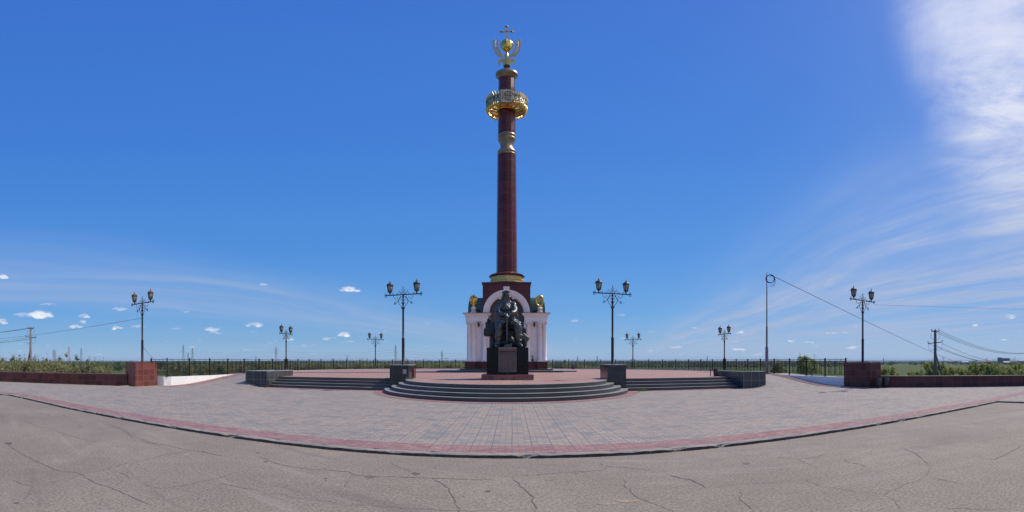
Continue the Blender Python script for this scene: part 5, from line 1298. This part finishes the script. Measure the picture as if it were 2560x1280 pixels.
def bush_proto(seed, H, W, clumps, per, size, mat, name, part2='stems', tall=False, stems=5):
    cm, sm_ = bush_meshes(seed, H, W, clumps, per, size, tall=tall, stems=stems); cm.materials.append(M[mat]); sm_.materials.append(M['bark'])
    def place(p, s_, rz, label, cat, group=None, sz=1.0):
        r = empty(name, p, rz, label, cat, group); r.scale = (s_, s_, s_ * sz)
        for me, nm in ((cm, 'crown'), (sm_, part2)):
            o = bpy.data.objects.new(nm, me); col.objects.link(o); o.parent = r
        return r
    return place
rr = random.Random(21)
oliv = [bush_proto(s, 4.6, 5.0, 30, 60, .21, 'leaf_olive', 'willow_bush') for s in (1, 2, 3)]
brig = [bush_proto(s, 4.2, 3.6, 24, 60, .19, 'leaf_bright', 'young_tree', 'trunk', True, 4) for s in (4, 5)]
dark = [bush_proto(s, 4.6, 6.0, 30, 55, .26, 'leaf_dark', 'dark_bush') for s in (6, 7)]
sapl = [bush_proto(s, 5.6, 2.0, 14, 34, .17, 'leaf_olive', 'thin_sapling', 'trunk', True, 3) for s in (8, 9)]
def gz(p): return terrain_z(p.x, p.y) - .1
# thicket beyond the left wall
for i in range(58):
    px = rr.uniform(-60, 270); D = rr.uniform(42, 100)
    if px > 210 and D < 60: continue
    p = AD(px, D); p.z = gz(p); top = EZ(rr.uniform(900, 915) + max(0, (px - 150) * .04), D); s_ = (top - p.z) / 4.9
    rr.choice(oliv if rr.random() < .8 else brig)(p, s_, rr.random() * 6.28, 'olive green willow bush in the dense thicket beyond the left boundary wall', 'bush', 'willow bushes beyond the left wall')
for px, yt, D, lb in ((32, 888, 60, 'thin sapling poking above the thicket near the left edge of the photo'), (8, 893, 70, 'thin sapling standing at the very left edge'), (163, 884, 58, 'tallest thin sapling between the two reddish pylons'), (192, 888, 62, 'thin sapling just left of the third pylon'),
                      (113, 896, 60, 'short sapling just right of the left utility pole'), (215, 897, 75, 'short leafy sapling right of the left pylons'), (155, 892, 66, 'thin sapling beside the reddish pylon')):
    p = AD(px, D); p.z = gz(p); sapl[px % 2](p, (EZ(yt, D) - p.z) / 5.5, px, lb, 'sapling', 'saplings above the left thicket')
for i in range(16):
    px = rr.uniform(225, 420); D = rr.uniform(230, 330); p = AD(px, D); p.z = gz(p); s_ = (EZ(rr.uniform(903, 907), D) - p.z) / 4.9
    rr.choice(dark if i % 2 else oliv)(p, s_ * 1.0, rr.random() * 6, 'dark bush in the row edging the green meadow left of the gate pier', 'bush', 'bushes edging the left meadow')
# bushes seen through the left part of the fence
for i in range(46):
    px = rr.uniform(430, 660); D = rr.uniform(110, 260); p = AD(px, D); p.z = gz(p); s_ = (EZ(rr.uniform(905, 913), D) - p.z) / 4.9
    rr.choice(dark if rr.random() < .5 else oliv)(p, s_, rr.random() * 6, 'green bush in the meadow seen through the left end of the fence', 'bush', 'bushes behind the left end of the fence')
for i in range(90):
    px = rr.uniform(640, 1165); D = rr.uniform(60, 150); p = AD(px, D); p.z = gz(p); s_ = (EZ(rr.uniform(905, 912), D) - p.z) / 4.9
    rr.choice(oliv)(p, s_, rr.random() * 6, 'olive bush in the continuous thicket behind the fence left of the monument', 'bush', 'thicket behind the fence left of the monument')
for i in range(16):
    px = rr.uniform(1375, 1520); D = rr.uniform(85, 160); p = AD(px, D); p.z = gz(p); s_ = (EZ(rr.uniform(907, 917), D) - p.z) / 4.9
    rr.choice(oliv + dark)(p, s_, rr.random() * 6, 'low green bush behind the fence just right of the monument', 'bush', 'bushes behind the fence right of the monument')
p = AD(1413, 62); p.z = gz(p); sapl[0](p, (EZ(899, 62) - p.z) / 5.5, 1, 'slender sapling rising above the fence just right of the monument', 'sapling')
p = AD(2010, 46); p.z = gz(p); brig[0](p, (EZ(887, 46) - p.z) / 4.5, 1, 'round leafy tree behind the fence, right of the tall mast', 'tree')
p = AD(2026, 49); p.z = gz(p); brig[1](p, (EZ(893, 49) - p.z) / 4.5, 2, 'second leafy tree touching the round tree behind the fence', 'tree')
p = AD(1948, 80); p.z = gz(p); brig[1](p, (EZ(900, 80) - p.z) / 4.5, 4, 'small leafy tree behind the fence, right beside the tall mast', 'tree')
for (px, yt, D, k, lb) in ((2212, 913, 60, 1, 'bare looking yellow green bush right behind the shaded gate pier'), (2228, 914, 66, 0, 'yellow green bush behind the low right wall near the pier'), (2278, 925, 62, 1, 'low yellow green bush between the pier and the utility pole'), (2290, 928, 66, 0, 'lowest bush left of the dark utility pole'),
                           (2323, 903, 66, 0, 'tall leafy tree just left of the dark utility pole'), (2345, 902, 72, 1, 'leafy tree right behind the dark utility pole'), (2372, 914, 68, 0, 'yellow green tree right of the pole strut'), (2385, 917, 76, 1, 'rounded yellow green tree second right of the strut')):
    p = AD(px, D); p.z = gz(p); brig[k](p, (EZ(yt, D) - p.z) / 4.5, px * .7, lb, 'tree')
for i in range(24):
    px = 2396 + i * 8 + rr.uniform(-5, 5); D = rr.uniform(62, 95); p = AD(px, D); p.z = gz(p); s_ = (EZ(rr.choice((905, 912, 915, 918, 920)), D) - p.z) / 4.5
    rr.choice(brig)(p, s_, rr.random() * 6, 'yellow green young tree in the row beyond the low right wall', 'tree', 'young trees beyond the right wall')
# far woods, one mass each
def woods(name, segs, mat, label, seed, leaf=1.4):
    rr = random.Random(seed); vs = []; fs = []
    for (xa, xb, D0, D1_, ytop, n) in segs:
        for i in range(n):
            px = rr.uniform(xa, xb); D = rr.uniform(D0, D1_); p = AD(px, D); k = D / 450
            h = EZ(ytop + rr.uniform(-.6, 2.0), D) + 4.2; w_ = rr.uniform(3, 6) * (k ** .5)
            if h < 1.5: h = 1.5
            leaves_into(vs, fs, (p.x, p.y, -4.1 + h * .45), (w_, w_, h * .55), 26, leaf * k ** .7, rr, .1)
    me = bpy.data.meshes.new(name); me.from_pydata(vs, [], fs); me.materials.append(M[mat]); o = bpy.data.objects.new(name, me); col.objects.link(o)
    return tag(o, label, 'woods', kind='stuff')
woods('far_woods', [(1375, 1760, 420, 520, 906.5, 260), (1600, 2130, 430, 560, 905.5, 420), (1560, 1900, 380, 420, 908, 90), (380, 700, 420, 620, 904.5, 260), (-40, 330, 330, 500, 903.5, 240), (2190, 2300, 900, 1200, 905.5, 60)], 'leaf_dark', 'dark band of woods along the far edge of the fields', 3)
woods('distant_forest', [(-60, 2620, 1300, 2600, 904.2, 900), (2200, 2620, 600, 1100, 906.5, 60)], 'leaf_wood', 'thin distant forest band under the horizon', 5, 1.6)
# weeds at the feet of walls and steps
def weeds(pts, seed, name, label, hgt=.16):
    rr = random.Random(seed); q = MB()
    for (c, n, w_) in pts:
        for _ in range(n):
            x, y = c[0] + rr.gauss(0, w_), c[1] + rr.gauss(0, w_ * .5); a = rr.random() * 6.28; h = hgt * rr.uniform(.4, 1.1); dx, dy = math.cos(a) * .014, math.sin(a) * .014; l = .5 * h
            q.add([(x - dx, y - dy, c[2]), (x + dx, y + dy, c[2]), (x + rr.uniform(-l, l), y + rr.uniform(-l, l), c[2] + h)], [(0, 1, 2)])
    o = q.build(name, 'grass_blade', fix=False); return tag(o, label, 'weeds', kind='stuff')
weeds([((6.65, 20.85, PZ), 60, .10), ((6.45, 20.75, PZ), 30, .08)], 1, 'weeds', 'tuft of green weeds in the corner between the round and straight steps', .17)
weeds([((-.42, 21.12, TZ), 26, .05), ((.12, 21.1, TZ), 30, .05), ((4.95, 21.4, TZ - .15), 30, .06), ((-5.25, 21.6, TZ), 40, .12)], 2, 'weeds', 'sparse weeds growing in joints at the pedestal foot', .15)
weeds([((-21.0 - t * .9 , 16.1 - t * .455, PZ), 8, .12) for t in range(0, 28, 2)] + [((-20.65, 16.35, PZ), 70, .12)], 4, 'weeds', 'line of small weeds along the foot of the left boundary wall', .15)
# pond glint beyond the right fence
q = MB(); c = AD(2085, 95); q.add([(c.x + 9 * math.cos(t) * (1 + .2 * math.sin(3 * t)), c.y + 6 * math.sin(t), 0) for t in [6.283 * i / 24 for i in range(24)]], [tuple(range(24))])
o = struct(q, 'pond_water', 'pond'); o.location.z = max(terrain_z(c.x + 9, c.y), terrain_z(c.x - 9, c.y), terrain_z(c.x, c.y)) + .12
# ------------------------------------------------------------ town on the right horizon
def house(px, D, w_, h, dep, wall, roof, label, storeys=1, flat=False, cols_=6):
    p = AD(px, D); r = empty('house', (p.x, p.y, -4), -(px - 1280) / FPX + .15, label, 'house')
    wl = MB().box((0, 0, h / 2), (w_, dep, h)).build('wall', wall, r)
    q = MB()
    if flat: q.box((0, 0, h + .4), (w_ + .6, dep + .6, .8))
    else: q.add([(-w_ / 2 - .5, -dep / 2 - .5, h), (w_ / 2 + .5, -dep / 2 - .5, h), (w_ / 2 + .5, dep / 2 + .5, h), (-w_ / 2 - .5, dep / 2 + .5, h), (-w_ / 2 - .5, 0, h + dep * .35), (w_ / 2 + .5, 0, h + dep * .35)], [(0, 1, 5, 4), (2, 3, 4, 5), (1, 2, 5), (3, 0, 4), (3, 2, 1, 0)])
    q.build('roof', roof, r)
    for s in range(storeys):
        for c in range(cols_):
            MB().box((-w_ / 2 + w_ * (c + .5) / cols_, -dep / 2 - .04, h * (s + .55) / storeys), (w_ / cols_ * .42, .12, h / storeys * .45)).build('window', 'window_dark', r)
house(2510, 1150, 30, 13, 12, 'house_red', 'house_grey', 'red brick apartment block, tallest building of the far town', 4, True, 8)
house(2499, 1120, 10, 14.5, 10, 'house_grey', 'house_grey', 'dark tower block at the left end of the red apartment block', 4, True, 3)
house(2413, 1100, 16, 3.2, 9, 'house_white', 'house_white', 'long white roofed shed at the left of the far town', 1, False, 5)
house(2378, 1300, 18, 3.6, 10, 'house_grey', 'house_red', 'leftmost small building of the far town', 1, False, 4)
house(2452, 1100, 20, 3.8, 10, 'house_white', 'house_roof', 'wide red roofed house left of the red apartment block', 1, False, 6)
house(2472, 1180, 16, 4.4, 9, 'house_red', 'house_roof', 'second red roofed house close left of the apartment block', 1, False, 4)
house(2538, 1150, 14, 3.6, 9, 'house_grey', 'house_grey', 'low dark house right of the apartment block', 1, False, 4)
house(2552, 1050, 10, 6.0, 9, 'house_grey', 'house_white', 'grey house with a pale roof near the right edge', 2, False, 3)
house(2516, 900, 12, 3.0, 8, 'house_grey', 'house_white', 'pale roofed shed in front of the red apartment block', 1, False, 3)
rr = random.Random(12)
for i, (px, yt) in enumerate(((2390, 900), (2402, 902), (2434, 900), (2444, 901), (2468, 899), (2489, 897), (2531, 898), (2544, 899))):
    D = 500; p = AD(px, D); r = empty('far_pole', (p.x, p.y, -4), rr.random(), 'thin far pole standing %s' % ['left of the white shed', 'just left of the white shed roof', 'right of the white shed', 'over the gap left of the red roof', 'over the red roofs', 'left of the apartment block', 'right of the apartment block', 'near the right edge of the town'][i], 'pole', 'thin poles of the far town')
    q = MB(); h = EZ(yt, D) + 4; q.lathe([(.22, 0), (.12, h)], 6); q.build('pole_shaft', 'wood_pole', r); q = MB(); q.box((0, 0, h - .8), (2.0, .2, .2)); q.build('cross_arm', 'wood_pole', r)

# ------------------------------------------------------------ the air
hz_ = bpy.data.materials.new('haze'); hz_.use_nodes = True; t = NT(hz_.node_tree)
v = t.n('ShaderNodeVolumePrincipled'); v.inputs['Color'].default_value = (.62, .76, .95, 1); v.inputs['Density'].default_value = 1.0e-4
v.inputs['Anisotropy'].default_value = 0.0
o_ = t.n('ShaderNodeOutputMaterial'); t.t.links.new(v.outputs[0], o_.inputs['Volume']); MATS['haze'] = hz_
q = MB(); q.box((0, 0, 19.0), (24000, 24000, 52.0)); tag(q.build('haze', 'haze'), 'thin pale blue air over the far plain', 'haze', kind='stuff')
